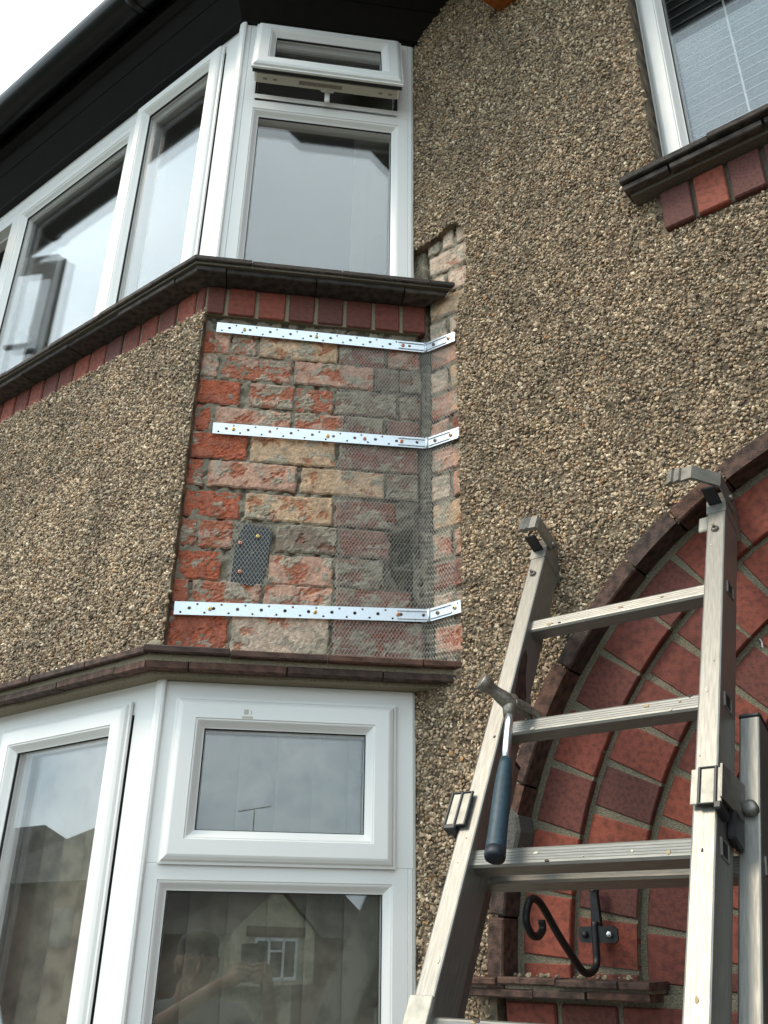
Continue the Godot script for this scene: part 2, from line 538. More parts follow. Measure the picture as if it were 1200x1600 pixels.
func materials() -> void:
	var soft := noise_tex(0.012, 5, 3, 0.72, 1.15)
	var fine := noise_tex(0.06, 4, 4, 0.70, 1.15)
	var blotch := noise_tex(0.010, 4, 6, 0.45, 1.25)
	var pits := noise_tex(0.05, 5, 8, 0.0, 1.0)
	var grit := noise_tex(0.14, 3, 9, 0.0, 1.0)
	var smear := noise_tex(0.012, 6, 12, 0.80, 1.08)
	var rsmear := noise_tex(0.02, 5, 15, 0.8, 1.2)
	mat("stone", Color.WHITE, 0.62, 0, fine, 9.0, null, 0, true)
	mat("render", lin(0.235, 0.175, 0.115), 0.95, 0, blotch, 4.0, grit, 0.25)
	mat("rough_brick", Color.WHITE, 0.93, 0, fine, 9.0, grit, 0.10, true)
	mat("rough_skin", Color.WHITE, 0.7, 0, null, 1.0, null, 0, true)
	mat("mortar_rough", Color.WHITE, 0.97, 0, fine, 10.0, grit, 0.14, true)
	mat("mortar", lin(0.30, 0.25, 0.17), 0.97, 0, fine, 6.0, grit, 0.2)
	mat("mortar_grey", lin(0.16, 0.155, 0.14), 0.97, 0, fine, 6.0, grit, 0.3)
	mat("mortar_pale", lin(0.245, 0.215, 0.15), 0.97, 0, fine, 6.0, grit, 0.25)
	mat("mortar_dark", lin(0.13, 0.11, 0.085), 0.97, 0, fine, 6.0, grit, 0.2)
	var streak := noise_tex(0.020, 7, 61, 0.72, 1.20)
	for k in 6:
		var c = [lin(0.215, 0.050, 0.030), lin(0.170, 0.042, 0.028), lin(0.115, 0.036, 0.028), lin(0.255, 0.060, 0.034), lin(0.085, 0.033, 0.028), lin(0.140, 0.039, 0.028)][k]
		mat("red_brick_%d" % k, c, 0.80, 0, [streak, soft, streak, streak, soft, streak][k], [6.0, 7.0, 9.0, 5.0, 8.0, 7.5][k], pits, 0.05)
	for k in 3:
		mat("tile_%d" % k, [lin(0.072, 0.054, 0.045), lin(0.085, 0.063, 0.050), lin(0.056, 0.044, 0.038)][k], 0.85, 0, blotch, 7.0, pits, 0.10)
		mat("creasing_%d" % k, [lin(0.105, 0.055, 0.040), lin(0.130, 0.062, 0.042), lin(0.080, 0.047, 0.037)][k], 0.85, 0, blotch, 8.0, pits, 0.10)
	mat("upvc", lin(0.80, 0.775, 0.75), 0.36)
	mat("upvc_grubby", lin(0.50, 0.46, 0.385), 0.6)
	mat("sealant", lin(0.50, 0.48, 0.44), 0.7)
	mat("rubber", lin(0.012, 0.012, 0.013), 0.7)
	mat("black_plastic", lin(0.018, 0.018, 0.02), 0.45, 0, soft, 8.0)
	mat("black_paint", lin(0.0055, 0.0035, 0.0035), 0.45, 0, soft, 3.0, pits, 0.02)
	M.black_paint.metallic_specular = 0.3
	mat("black_gutter", lin(0.006, 0.005, 0.005), 0.30, 0, soft, 3.0)
	M.black_gutter.metallic_specular = 0.4
	mat("black_iron", lin(0.012, 0.012, 0.013), 0.45, 0.2, soft, 9.0, pits, 0.03)
	var streaks := noise_tex(0.018, 7, 71, 0.86, 1.05)
	mat("aluminium", lin(0.27, 0.258, 0.234), 0.45, 0.68, streaks, 5.0, null, 0, false, rsmear)
	mat("aluminium_rung", lin(0.28, 0.267, 0.241), 0.45, 0.68, streaks, 1.0, null, 0, false, rsmear)
	for q in ["aluminium", "aluminium_rung"]:
		M[q].uv1_world_triplanar = false
		M[q].uv1_scale = Vector3(30.0, 2.0, 30.0) if q == "aluminium" else Vector3(2.2, 30.0, 30.0)
	mat("aluminium_dull", lin(0.25, 0.235, 0.21), 0.5, 0.6, smear, 6.0, null, 0, false, rsmear)
	mat("aluminium_pale", lin(0.42, 0.395, 0.335), 0.5, 0.35, smear, 5.0)
	mat("galvanised", lin(0.70, 0.74, 0.79), 0.36, 0.55, noise_tex(0.03, 3, 44, 0.93, 1.03), 10.0)
	mat("galvanised_wire", lin(0.40, 0.38, 0.34), 0.45, 0.5)
	mat("steel", lin(0.62, 0.62, 0.64), 0.25, 0.95, soft, 8.0)
	mat("chrome", lin(0.74, 0.74, 0.78), 0.22, 0.9)
	mat("worn_steel", lin(0.27, 0.235, 0.195), 0.45, 0.7, soft, 22.0)
	mat("brass", lin(0.72, 0.48, 0.18), 0.32, 0.85)
	mat("copper", lin(0.62, 0.28, 0.17), 0.4, 0.8)
	mat("hole_shade", lin(0.012, 0.011, 0.01), 0.95)  # near-black colour standing in for the shade inside holes
	mat("grip_blue", lin(0.022, 0.050, 0.072), 0.5, 0, soft, 12.0)
	mat("grip_dark", lin(0.010, 0.016, 0.024), 0.5, 0, soft, 12.0)
	mat("stain", lin(0.055, 0.025, 0.02), 0.7, 0, blotch, 10.0)
	mat("splash_cream", lin(0.56, 0.52, 0.43), 0.8)
	mat("splash_tan", lin(0.40, 0.29, 0.16), 0.8)
	mat("amber", lin(0.32, 0.085, 0.012), 0.3, 0, soft, 6.0)
	mat("plaster", lin(0.13, 0.13, 0.125), 0.9, 0, soft, 1.0)
	mat("ceiling_white", lin(0.22, 0.22, 0.215), 0.9)
	mat("carpet", lin(0.06, 0.055, 0.05), 0.95, 0, fine, 5.0)
	mat("blind_cream", lin(0.27, 0.25, 0.19), 0.85, 0, soft, 2.0)
	mat("blind_grey", lin(0.04, 0.04, 0.04), 0.9)
	M.blind_grey.metallic_specular = 0.1
	mat("slat_light_line", lin(0.28, 0.28, 0.28), 0.9)  # paler than the slats, paints in the bright lines of light
	mat("cord", lin(0.42, 0.42, 0.42), 0.8)
	mat("paving", lin(0.24, 0.225, 0.20), 0.9, 0, blotch, 0.6, grit, 0.2)
	mat("asphalt", lin(0.055, 0.055, 0.056), 0.92, 0, fine, 2.0, grit, 0.2)
	mat("grass", lin(0.06, 0.085, 0.03), 0.95, 0, blotch, 1.5)
	mat("cream_wall", lin(0.46, 0.43, 0.30), 0.9, 0, soft, 0.8)
	mat("roof_tile", lin(0.062, 0.052, 0.045), 0.85, 0, blotch, 1.2)
	mat("far_brick", lin(0.13, 0.065, 0.05), 0.9, 0, fine, 1.5)
	mat("van_white", lin(0.70, 0.71, 0.72), 0.25)
	mat("dark_glass", lin(0.02, 0.022, 0.025), 0.08)
	var g := StandardMaterial3D.new()
	g.resource_name = "glass"
	g.transparency = BaseMaterial3D.TRANSPARENCY_ALPHA
	g.albedo_color = Color(0.02, 0.06, 0.05, 0.02)
	g.roughness = 0.0
	g.metallic_specular = 0.5
	M["glass"] = g


func setting() -> void:
	# the ground: level by the house, falling to the road, level again beyond it
	var st := mb(0)
	var zs := [-60.0, 0.0, 4.5, 8.0, 11.0, 12.5, 17.5, 19.0, 26.0, 120.0]
	var ys := [0.0, 0.0, 0.0, -0.7, -1.55, -1.80, -1.80, -1.75, -1.70, -1.7]
	for k in zs.size() - 1:
		quad(st, Vector3(-120, ys[k], zs[k]), Vector3(120, ys[k], zs[k]), Vector3(120, ys[k + 1], zs[k + 1]), Vector3(-120, ys[k + 1], zs[k + 1]))
	obj(self, "ground", st, M.grass).set_meta("kind", "structure")
	var pv := mb()
	cbox(pv, Vector3(-12, -0.1, 0.3), Vector3(12, 0.012, 4.3), 0.004)
	obj(self, "path", pv, M.paving).set_meta("kind", "structure")
	var rd := mb()
	quad(rd, Vector3(-120, -1.788, 12.5), Vector3(120, -1.788, 12.5), Vector3(120, -1.788, 17.5), Vector3(-120, -1.788, 17.5))
	obj(self, "road", rd, M.asphalt).set_meta("kind", "structure")
	for k in 2:
		var kb := mb()
		var z := 12.4 if k == 0 else 17.5
		cbox(kb, Vector3(-120, -2.2, z), Vector3(120, -1.67, z + 0.13), 0.02)
		obj(self, "kerb", kb, M.paving).set_meta("kind", "structure")
	var nb := group_node(self, "added_house_block", Transform3D(Basis(), Vector3(3.25, 0, 0)))  # added block that keeps light off the right-facing sides
	nb.name = "added_shade_house"
	tag(nb, "dark brick house added beyond the porch to shade faces turned to the right", "house")
	st = mb()
	cbox(st, Vector3(0, 0, -6.0), Vector3(5.0, 5.4, 2.2), 0.01)
	obj(nb, "wall", st, M.far_brick)
	st = mb()
	prism(st, PackedVector2Array([Vector2(-0.3, 5.4), Vector2(5.3, 5.4), Vector2(2.5, 7.6)]), -6.2, 2.4)
	obj(nb, "roof", st, M.roof_tile)
	far_houses()


func far_houses() -> void:
	# a cream gabled house across the road, and its neighbours further along
	var h := group_node(self, "gabled_house", Transform3D(Basis(), Vector3(20.5, -1.7, 20.0)))
	tag(h, "cream rendered house with a steep front gable and brown tiled roof across the road", "house", "houses across the road")
	var st := mb()
	cbox(st, Vector3(-6.6, -1.6, 1.0), Vector3(6.6, 3.75, 8.0))
	obj(h, "wall", st, M.far_brick)
	st = mb()
	prism(st, PackedVector2Array([Vector2(-1.85, 2.25), Vector2(1.85, 2.25), Vector2(1.85, 3.75), Vector2(0.0, 4.95), Vector2(-1.85, 3.75)]), 0.0, 1.2)
	prism(st, PackedVector2Array([Vector2(-1.80, 0.0), Vector2(1.80, 0.0), Vector2(1.80, 2.25), Vector2(-1.80, 2.25)]), 0.85, 1.2)
	# the gable looks towards the viewer, so it is turned about
	obj(h, "gable_wall", st, M.cream_wall, Transform3D(Basis(), Vector3(0, 0, -0.2)))
	st = mb()
	quad(st, Vector3(-6.8, 3.6, 0.6), Vector3(6.8, 3.6, 0.6), Vector3(6.8, 6.5, 4.5), Vector3(-6.8, 6.5, 4.5))
	quad(st, Vector3(-6.8, 3.6, 8.4), Vector3(-6.8, 6.5, 4.5), Vector3(6.8, 6.5, 4.5), Vector3(6.8, 3.6, 8.4))
	for s in [-1.0, 1.0]:
		tri(st, Vector3(6.6 * s, 3.6, 0.9), Vector3(6.6 * s, 6.45, 4.5), Vector3(6.6 * s, 3.6, 8.1))
		quad(st, Vector3(2.05 * s, 3.62, -0.32), Vector3(0, 5.05, -0.32), Vector3(0, 5.05, 3.0), Vector3(2.05 * s, 3.62, 3.0))
	var roof := obj(h, "roof", st, M.roof_tile)
	st = mb()
	cbox(st, Vector3(-2.6, 5.8, 4.1), Vector3(-1.9, 7.35, 4.7), 0.03)
	cbox(st, Vector3(-2.65, 7.2, 4.05), Vector3(-1.85, 7.3, 4.75), 0.02)
	obj(roof, "chimney", st, M.far_brick)
	var pots := mb()
	for x in [-2.4, -2.1]:
		tube(pots, [Vector3(x, 7.35, 4.4), Vector3(x, 7.7, 4.4)], [0.1, 0.08], 8)
	obj(roof, "chimney_pot", pots, M.far_brick)
	var w := group_node(h, "window", Transform3D(Basis(), Vector3(0.05, 3.0, -0.2)))
	st = mb()
	frame_ring(st, rect(-0.95, -0.62, 0.95, 0.55), [Vector2(0, 0), Vector2(0, -0.05), Vector2(0.09, -0.05), Vector2(0.09, 0.0)])
	cbox(st, Vector3(-0.36, -0.62, -0.05), Vector3(-0.28, 0.55, 0.0))
	cbox(st, Vector3(0.28, -0.62, -0.05), Vector3(0.36, 0.55, 0.0))
	cbox(st, Vector3(-0.30, 0.15, -0.055), Vector3(0.30, 0.22, 0.0))
	obj(w, "frame", st, M.van_white)
	st = mb()
	cbox(st, Vector3(-0.9, -0.6, -0.012), Vector3(0.9, 0.5, -0.004))
	obj(w, "pane", st, M.dark_glass)
	st = mb()
	cbox(st, Vector3(-1.3, 0.58, -0.06), Vector3(1.3, 0.86, 0.02))
	obj(w, "lintel", st, M.far_brick)
	antenna(Vector3(18.0, 4.7, 24.5), 1.55, "tall yagi aerial rising beside the chimney across the road", 0.9, false)
	antenna(Vector3(23.9, 4.7, 24.5), 1.6, "bent forked aerial on the far end of the tiled roof", 0.6, true)
	for q in [[-40.5, "hipped dark tiled house farthest down the road, mirrored in the bay front glass"], [-25.2, "hipped dark tiled house second along the road, mirrored in the bay front glass"]]:
		var c := group_node(self, "hipped_house", Transform3D(Basis(), Vector3(q[0], -1.7, 23.0)))
		tag(c, q[1], "house", "houses across the road")
		st = mb()
		cbox(st, Vector3(-9.0, 0, -4.2), Vector3(6.9, 5.3, 4.2))
		obj(c, "wall", st, M.far_brick)
		st = mb()
		var e := [Vector3(-9.4, 5.2, -4.6), Vector3(7.3, 5.2, -4.6), Vector3(7.3, 5.2, 4.6), Vector3(-9.4, 5.2, 4.6), Vector3(-5.0, 8.0, 0), Vector3(4.8, 8.0, 0)]
		quad(st, e[0], e[1], e[5], e[4]); quad(st, e[2], e[3], e[4], e[5])
		tri(st, e[1], e[2], e[5]); tri(st, e[3], e[0], e[4]); quad(st, e[0], e[3], e[2], e[1])
		obj(c, "roof", st, M.roof_tile)
		for wx in [-6.0, -2.0, 2.0, 5.0]:
			st = mb()
			cbox(st, Vector3(wx - 0.6, 3.2, -4.26), Vector3(wx + 0.6, 4.4, -4.19), 0.02)
			obj(c, "window", st, M.dark_glass)
	# a pale van parked down the road
	var v := group_node(self, "parked_van", Transform3D(Basis(), Vector3(-17.6, -1.15, 9.3)))
	tag(v, "pale van parked below the bay, mirrored in the lower front glass", "van")
	st = mb()
	prism(st, PackedVector2Array([Vector2(-2.4, 0.35), Vector2(2.3, 0.35), Vector2(2.4, 1.0), Vector2(1.5, 1.25), Vector2(0.9, 2.05), Vector2(0.6, 2.15), Vector2(-2.35, 2.15), Vector2(-2.45, 1.9)]), -0.9, 0.9)
	obj(v, "body", st, M.van_white)
	st = mb()
	prism(st, PackedVector2Array([Vector2(0.2, 1.3), Vector2(1.38, 1.3), Vector2(0.86, 1.98), Vector2(0.2, 1.98)]), -0.91, 0.91)
	obj(v, "window", st, M.dark_glass)
	for x in [-1.6, 1.6]:
		for z in [-0.82, 0.82]:
			st = mb()
			tube(st, [Vector3(x, 0.34, z - 0.1), Vector3(x, 0.34, z + 0.1)], [0.34, 0.34], 16)
			obj(v, "wheel", st, M.rubber)


func antenna(at: Vector3, h: float, label: String, span: float, forked: bool) -> void:
	var a := group_node(self, "television_aerial", Transform3D(Basis(Vector3.UP, 0.7), at))
	tag(a, label, "aerial", "aerials on the roof across the road")
	var st := mb(0)
	tube(st, [Vector3.ZERO, Vector3(0, h, 0)], [0.03, 0.025], 6)
	obj(a, "mast", st, M.aluminium_dull)
	st = mb(0)
	tube(st, [Vector3(-span, h - 0.05, 0), Vector3(span, h + (0.18 if forked else 0.05), 0)], [0.018], 6)
	obj(a, "boom", st, M.aluminium_dull)
	for k in 8:
		var x := lerpf(-span, span, k / 7.0)
		st = mb(0)
		var y := h + lerpf(-0.05, 0.18 if forked else 0.05, k / 7.0)
		tube(st, [Vector3(x, y, -0.28), Vector3(x, y + (0.12 if forked else 0.0), 0.28)], [0.01], 5)
		obj(a, "element", st, M.aluminium_dull)


# ---------------------------------------------------------------- walls
var dash_polys := []

func main_wall() -> void:
	var wall := group_node(house, "main_wall")
	# brick core behind the render, with the porch and the window left open
	var st := mb()
	var left := PackedVector2Array([Vector2(-0.30, 0.0), Vector2(0.62, 0.0), Vector2(0.62, 1.50), Vector2(0.26, 1.50), Vector2(0.26, 1.555)])
	left.append_array(arc(1.15, 1.555, 0.89, 0, 90, 24))
	left.append_array([Vector2(1.15, 3.19), Vector2(0.655, 3.19), Vector2(0.655, 4.38), Vector2(1.15, 4.38), Vector2(1.15, 5.2), Vector2(-0.30, 5.2)])
	var right := PackedVector2Array([Vector2(2.9, 0.0), Vector2(2.9, 5.2), Vector2(1.15, 5.2), Vector2(1.15, 4.38), Vector2(1.95, 4.38), Vector2(1.95, 3.19), Vector2(1.15, 3.19)])
	right.append_array(arc(1.15, 1.555, 0.89, 90, 180, 24))
	right.append_array([Vector2(2.04, 1.50), Vector2(1.68, 1.50), Vector2(1.68, 0.0)])
	prism(st, left, -0.24, -0.022)
	prism(st, right, -0.24, -0.022)
	obj(wall, "brick_core", st, M.mortar_dark)
	st = mb()
	cbox(st, Vector3(-8.0, 0, -0.24), Vector3(-2.62, 5.2, 0.0))
	obj(wall, "brick_core", st, M.render)
	# the render coat, cut back round the patch at the inner corner
	var coat := PackedVector2Array([Vector2(-0.055, 0.0), Vector2(0.150, 0.0), Vector2(0.150, 1.555)])
	coat.append_array(arc(1.15, 1.555, 0.985, 0, 90, 40))
	coat.append_array([Vector2(1.15, 3.165), Vector2(0.669, 3.165), Vector2(0.669, 4.38), Vector2(1.15, 4.38), Vector2(1.15, 5.2), Vector2(-0.055, 5.2), Vector2(-0.055, 3.40), Vector2(0.0, 3.404)])
	for q in [[0.012, 3.404], [0.034, 3.408], [0.052, 3.414], [0.066, 3.424], [0.085, 3.428], [0.104, 3.430], [0.118, 3.424], [0.130, 3.412], [0.136, 3.395], [0.141, 3.372], [0.144, 3.35], [0.145, 3.31], [0.142, 3.27], [0.141, 3.22], [0.133, 3.18], [0.112, 3.14], [0.106, 3.09], [0.104, 3.03], [0.106, 2.95], [0.103, 2.86], [0.107, 2.79], [0.106, 2.72], [0.102, 2.64], [0.105, 2.55], [0.101, 2.46], [0.103, 2.40], [0.098, 2.31], [0.099, 2.24], [0.097, 2.175], [0.090, 2.14], [0.0, 2.14], [-0.055, 2.14]]:
		coat.append(Vector2(q[0], q[1]))
	render_coat(wall, coat, -0.022, 0.018)
	var coat2 := PackedVector2Array([Vector2(2.9, 0.0), Vector2(2.9, 5.2), Vector2(1.15, 5.2), Vector2(1.15, 4.38), Vector2(1.93, 4.38), Vector2(1.93, 3.165), Vector2(1.15, 3.165)])
	coat2.append_array(arc(1.15, 1.555, 0.985, 90, 180, 40))
	coat2.append(Vector2(2.15, 0.0))
	render_coat(wall, coat2, -0.022, 0.018)
	var sill_area := PackedVector2Array([Vector2(0.66, 3.07), Vector2(1.94, 3.07), Vector2(1.94, 3.2), Vector2(0.66, 3.2)])
	var ledge_area := PackedVector2Array([Vector2(0.135, 0.0), Vector2(0.20, 0.0), Vector2(0.20, 1.55), Vector2(0.135, 1.55)])
	dash(wall, Transform3D(), 0.0185, [coat, coat2], [sill_area, ledge_area], Rect2(-0.034, 0.75, 2.33, 4.2), 501)
	# bare brick beside the inner corner
	put(wall, "mortar_bed", mortar_sheet(Rect2(-0.050, 2.13, 0.207, 1.31), -0.0040, 0.0050, PackedVector2Array(), 0.002), M.mortar_rough)
	var y0 := 2.241
	var looks := ["P", "W", "P", "W", "K", "P", "M", "W", "P", "P", "K", "W", "T", "W", "P", "W"]
	for k in 16:
		var y := y0 + 0.0777 * k
		var b := []
		if k % 2 == 0: b = [[0.012, 0.158]]
		elif k == 15: b = [[0.006, 0.046], [0.056, 0.092], [0.102, 0.160]]
		else: b = [[0.010, 0.062], [0.072, 0.158]]
		for q in b:
			var m := rough_brick(q[1] - q[0], 0.0665, 0.05, 40.0 + k * 1.7 + q[0] * 9.0, looks[(k * 3 + b.find(q)) % 16] if k < 11 else ["W", "T", "W", "W", "W"][k - 11], -0.3)
			put(wall, "brick", m, M.rough_brick, Transform3D(Basis(Vector3.BACK, rng.randf_range(-0.006, 0.006)), Vector3((q[0] + q[1]) / 2, y, -0.0005)))


func bay_wall() -> void:
	var wall := group_node(house, "bay_wall")
	var st := mb()
	# solid core behind the brick skins, between the two windows
	pillar(st, bay_plan(-0.095, -0.22), 2.128, 3.20)
	obj(wall, "brick_core", st, M.mortar_dark)
	st = mb()
	pillar(st, PackedVector2Array([Vector2(-2.614, 0.0), Vector2(-2.2, BAY_Z), Vector2(-BAY_Z, BAY_Z), Vector2(0.0, 0.0), Vector2(-0.1, -0.05), Vector2(-0.47, 0.30), Vector2(-2.15, 0.30), Vector2(-2.5, -0.05)]), 0.0, 0.93)
	obj(wall, "brick_core", st, M.render)
	st = mb()
	for y in [[0.93, 2.128], [3.2, 4.26]]:
		pillar(st, PackedVector2Array([Vector2(-2.614, 0.0), Vector2(-2.2, BAY_Z), Vector2(-2.15, 0.30), Vector2(-2.5, -0.05)]), y[0], y[1])
	obj(wall, "side_wall", st, M.upvc)
	# pebbledash on the bay front
	st = mb()
	pillar(st, PackedVector2Array([Vector2(-2.2, BAY_Z - 0.02), Vector2(-2.2, BAY_Z + 0.018), Vector2(-0.397, BAY_Z + 0.018), Vector2(-0.408, BAY_Z + 0.0035), Vector2(-0.425, BAY_Z - 0.02)]), 2.182, 3.098)
	obj(wall, "render_coat", st, M.render)
	dash(wall, front_frame, 0.0185, [PackedVector2Array([Vector2(-2.0, 2.184), Vector2(-0.397, 2.184), Vector2(-0.397, 3.10), Vector2(-2.0, 3.10)])], [], Rect2(-2.0, 2.184, 1.61, 0.92), 502)
	# a knob of bare mortar where the render ends above the string course
	st = mb(0)
	var lump := SphereMesh.new()
	lump.radius = 0.5; lump.height = 1.0; lump.radial_segments = 10; lump.rings = 6
	put(wall, "mortar_lump", lump, M.mortar, front_frame * Transform3D(Basis.from_scale(Vector3(0.06, 0.034, 0.022)), Vector3(-0.425, 2.196, 0.020)))
	# exposed brickwork of the canted side
	var hole := PackedVector2Array([Vector2(-0.092, 2.505), Vector2(-0.040, 2.525), Vector2(-0.022, 2.45), Vector2(-0.020, 2.345), Vector2(-0.058, 2.345), Vector2(-0.092, 2.42)])
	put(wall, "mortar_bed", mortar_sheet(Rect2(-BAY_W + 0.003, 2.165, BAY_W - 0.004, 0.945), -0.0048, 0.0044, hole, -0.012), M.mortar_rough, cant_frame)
	var rows := [
		[3.020, [[0.583, 0.559, "R"], [0.557, 0.515, "P"], [0.511, 0.446, "K"], [0.440, 0.236, "T"], [0.232, 0.111, "M"], [0.102, 0.018, "K"]]],
		[2.947, [[0.582, 0.540, "P"], [0.532, 0.353, "K"], [0.346, 0.140, "P"], [0.134, 0.075, "G"], [0.070, 0.014, "G"]]],
		[2.867, [[0.583, 0.479, "R"], [0.455, 0.342, "K"], [0.338, 0.243, "K"], [0.236, 0.079, "G"], [0.073, 0.016, "G"]]],
		[2.790, [[0.583, 0.543, "R"], [0.534, 0.345, "P"], [0.337, 0.213, "K"], [0.206, 0.111, "G"], [0.104, 0.020, "M"]]],
		[2.711, [[0.583, 0.448, "R"], [0.440, 0.231, "T"], [0.223, 0.024, "M"]]],
		[2.636, [[0.583, 0.546, "R"], [0.535, 0.324, "P"], [0.313, 0.109, "T"], [0.102, 0.024, "G"]]],
		[2.5545, [[0.583, 0.452, "R"], [0.441, 0.233, "T"], [0.226, 0.038, "M"]]],
		[2.478, [[0.583, 0.546, "K"], [0.541, 0.462, "K"], [0.362, 0.219, "G"], [0.213, 0.085, "M"]]],
		[2.399, [[0.583, 0.483, "R"], [0.375, 0.226, "P"], [0.220, 0.094, "G"]]],
		[2.332, [[0.583, 0.549, "R"], [0.541, 0.387, "K"], [0.381, 0.224, "P"], [0.218, 0.042, "M"]]],
		[2.241, [[0.583, 0.453, "R"], [0.446, 0.230, "W"], [0.221, 0.012, "M"]]],
	]
	var n := 0
	for k in rows.size():
		for b in rows[k][1]:
			n += 1
			var w: float = b[0] - b[1]
			var broken := 0.0
			if b[2] == "K": broken = 0.35
			elif b[2] == "R": broken = 0.1
			elif b[2] == "G": broken = 0.2
			else: broken = -0.2
			if k == 4 or k == 10: broken -= 0.1
			var fall := 0.0
			if k == 6 and b[1] < 0.05: fall = 0.30
			if (k == 7 or k == 8) and b[1] < 0.1: fall = 0.10
			var h := 0.0705
			if k == 8: h = 0.0725
			if k == 9: h = 0.058
			if k == 10: h = 0.091
			var m := rough_brick(w, h, 0.05, 3.0 + n * 1.37, b[2], broken, fall)
			put(wall, "brick", m, M.rough_brick, cant_frame * Transform3D(Basis(Vector3.BACK, rng.randf_range(-0.008, 0.008)), Vector3(-(b[0] + b[1]) / 2, rows[k][0] + rng.randf_range(-0.001, 0.001), rng.randf_range(-0.002, 0.0015))))


# one tile of a creasing: its long ends may be mitred (back x, front x)
func creasing_tile(parent: Node, called: String, m: Material, at: Transform3D, xb0: float, xf0: float, xb1: float, xf1: float, out: float, y0: float, y1: float, back := -0.06) -> void:
	var st := mb()
	var dy := rng.randf_range(-0.0012, 0.0012)
	var tip := rng.randf_range(-0.0015, 0.0010)
	var o := out + rng.randf_range(-0.003, 0.003)
	var c := 0.0025
	var f := func(x_b: float, x_f: float, z: float) -> float: return lerpf(x_b, x_f, (z - 0.0) / out)
	var p := []
	# section: back bottom, front bottom, front low edge, front high edge, top edge, back top
	for q in [[back, y0 + dy], [o - c, y0 + dy + tip], [o, y0 + dy + tip + c], [o, y1 + dy + tip - c], [o - c, y1 + dy + tip], [back, y1 + dy]]:
		p.append([Vector3(f.call(xb0, xf0, q[0]), q[1], q[0]), Vector3(f.call(xb1, xf1, q[0]), q[1], q[0])])
	for k in 6:
		var a = p[k]
		var b = p[(k + 1) % 6]
		quad(st, a[0], b[0], b[1], a[1])
	for e in 2:
		for k in range(1, 5):
			tri(st, p[0][e], p[k][e], p[k + 1][e])
	obj(parent, called, st, m, at)

# a run of tiles round the bay: front from the far left to the corner, then the canted side to the wall
func tile_run(parent: Node, called: String, key: String, out: float, y0: float, y1: float, long: float, shift: float) -> void:
	var cf := -BAY_Z + 0.41421 * out          # the corner on the front
	var cc := -BAY_W - 0.41421 * out          # the corner on the canted side
	var x := -2.2
	x = cf - shift
	var first := true
	while x > -2.1 or first:
		var x1 := cf if first else x + long - 0.003
		var x0 := cf - shift + 0.0 if first else x
		if first:
			creasing_tile(parent, called, M[key + str(rng.randi() % 3)], front_frame, x0, x0, -BAY_Z, cf, out, y0, y1)
		else:
			creasing_tile(parent, called, M[key + str(rng.randi() % 3)], front_frame, x0, x0, x1, x1, out, y0, y1)
		first = false
		x -= long
	x = cc + shift * 0.9
	creasing_tile(parent, called, M[key + str(rng.randi() % 3)], cant_frame, -BAY_W, cc, x - 0.003, x - 0.003, out, y0, y1)
	var stop := out + 0.0
	while x < stop - 0.02:
		var x1 := minf(x + long - 0.003, stop)
		var last := x1 > stop - 0.03
		if last: x1 = stop
		# the last tile is cut against the main wall, which runs at 45 degrees to it
		creasing_tile(parent, called, M[key + str(rng.randi() % 3)], cant_frame, x, x, -0.02 if last else x1, x1 - 0.024 if last else x1, out, y0, y1)
		if last: break
		x += long

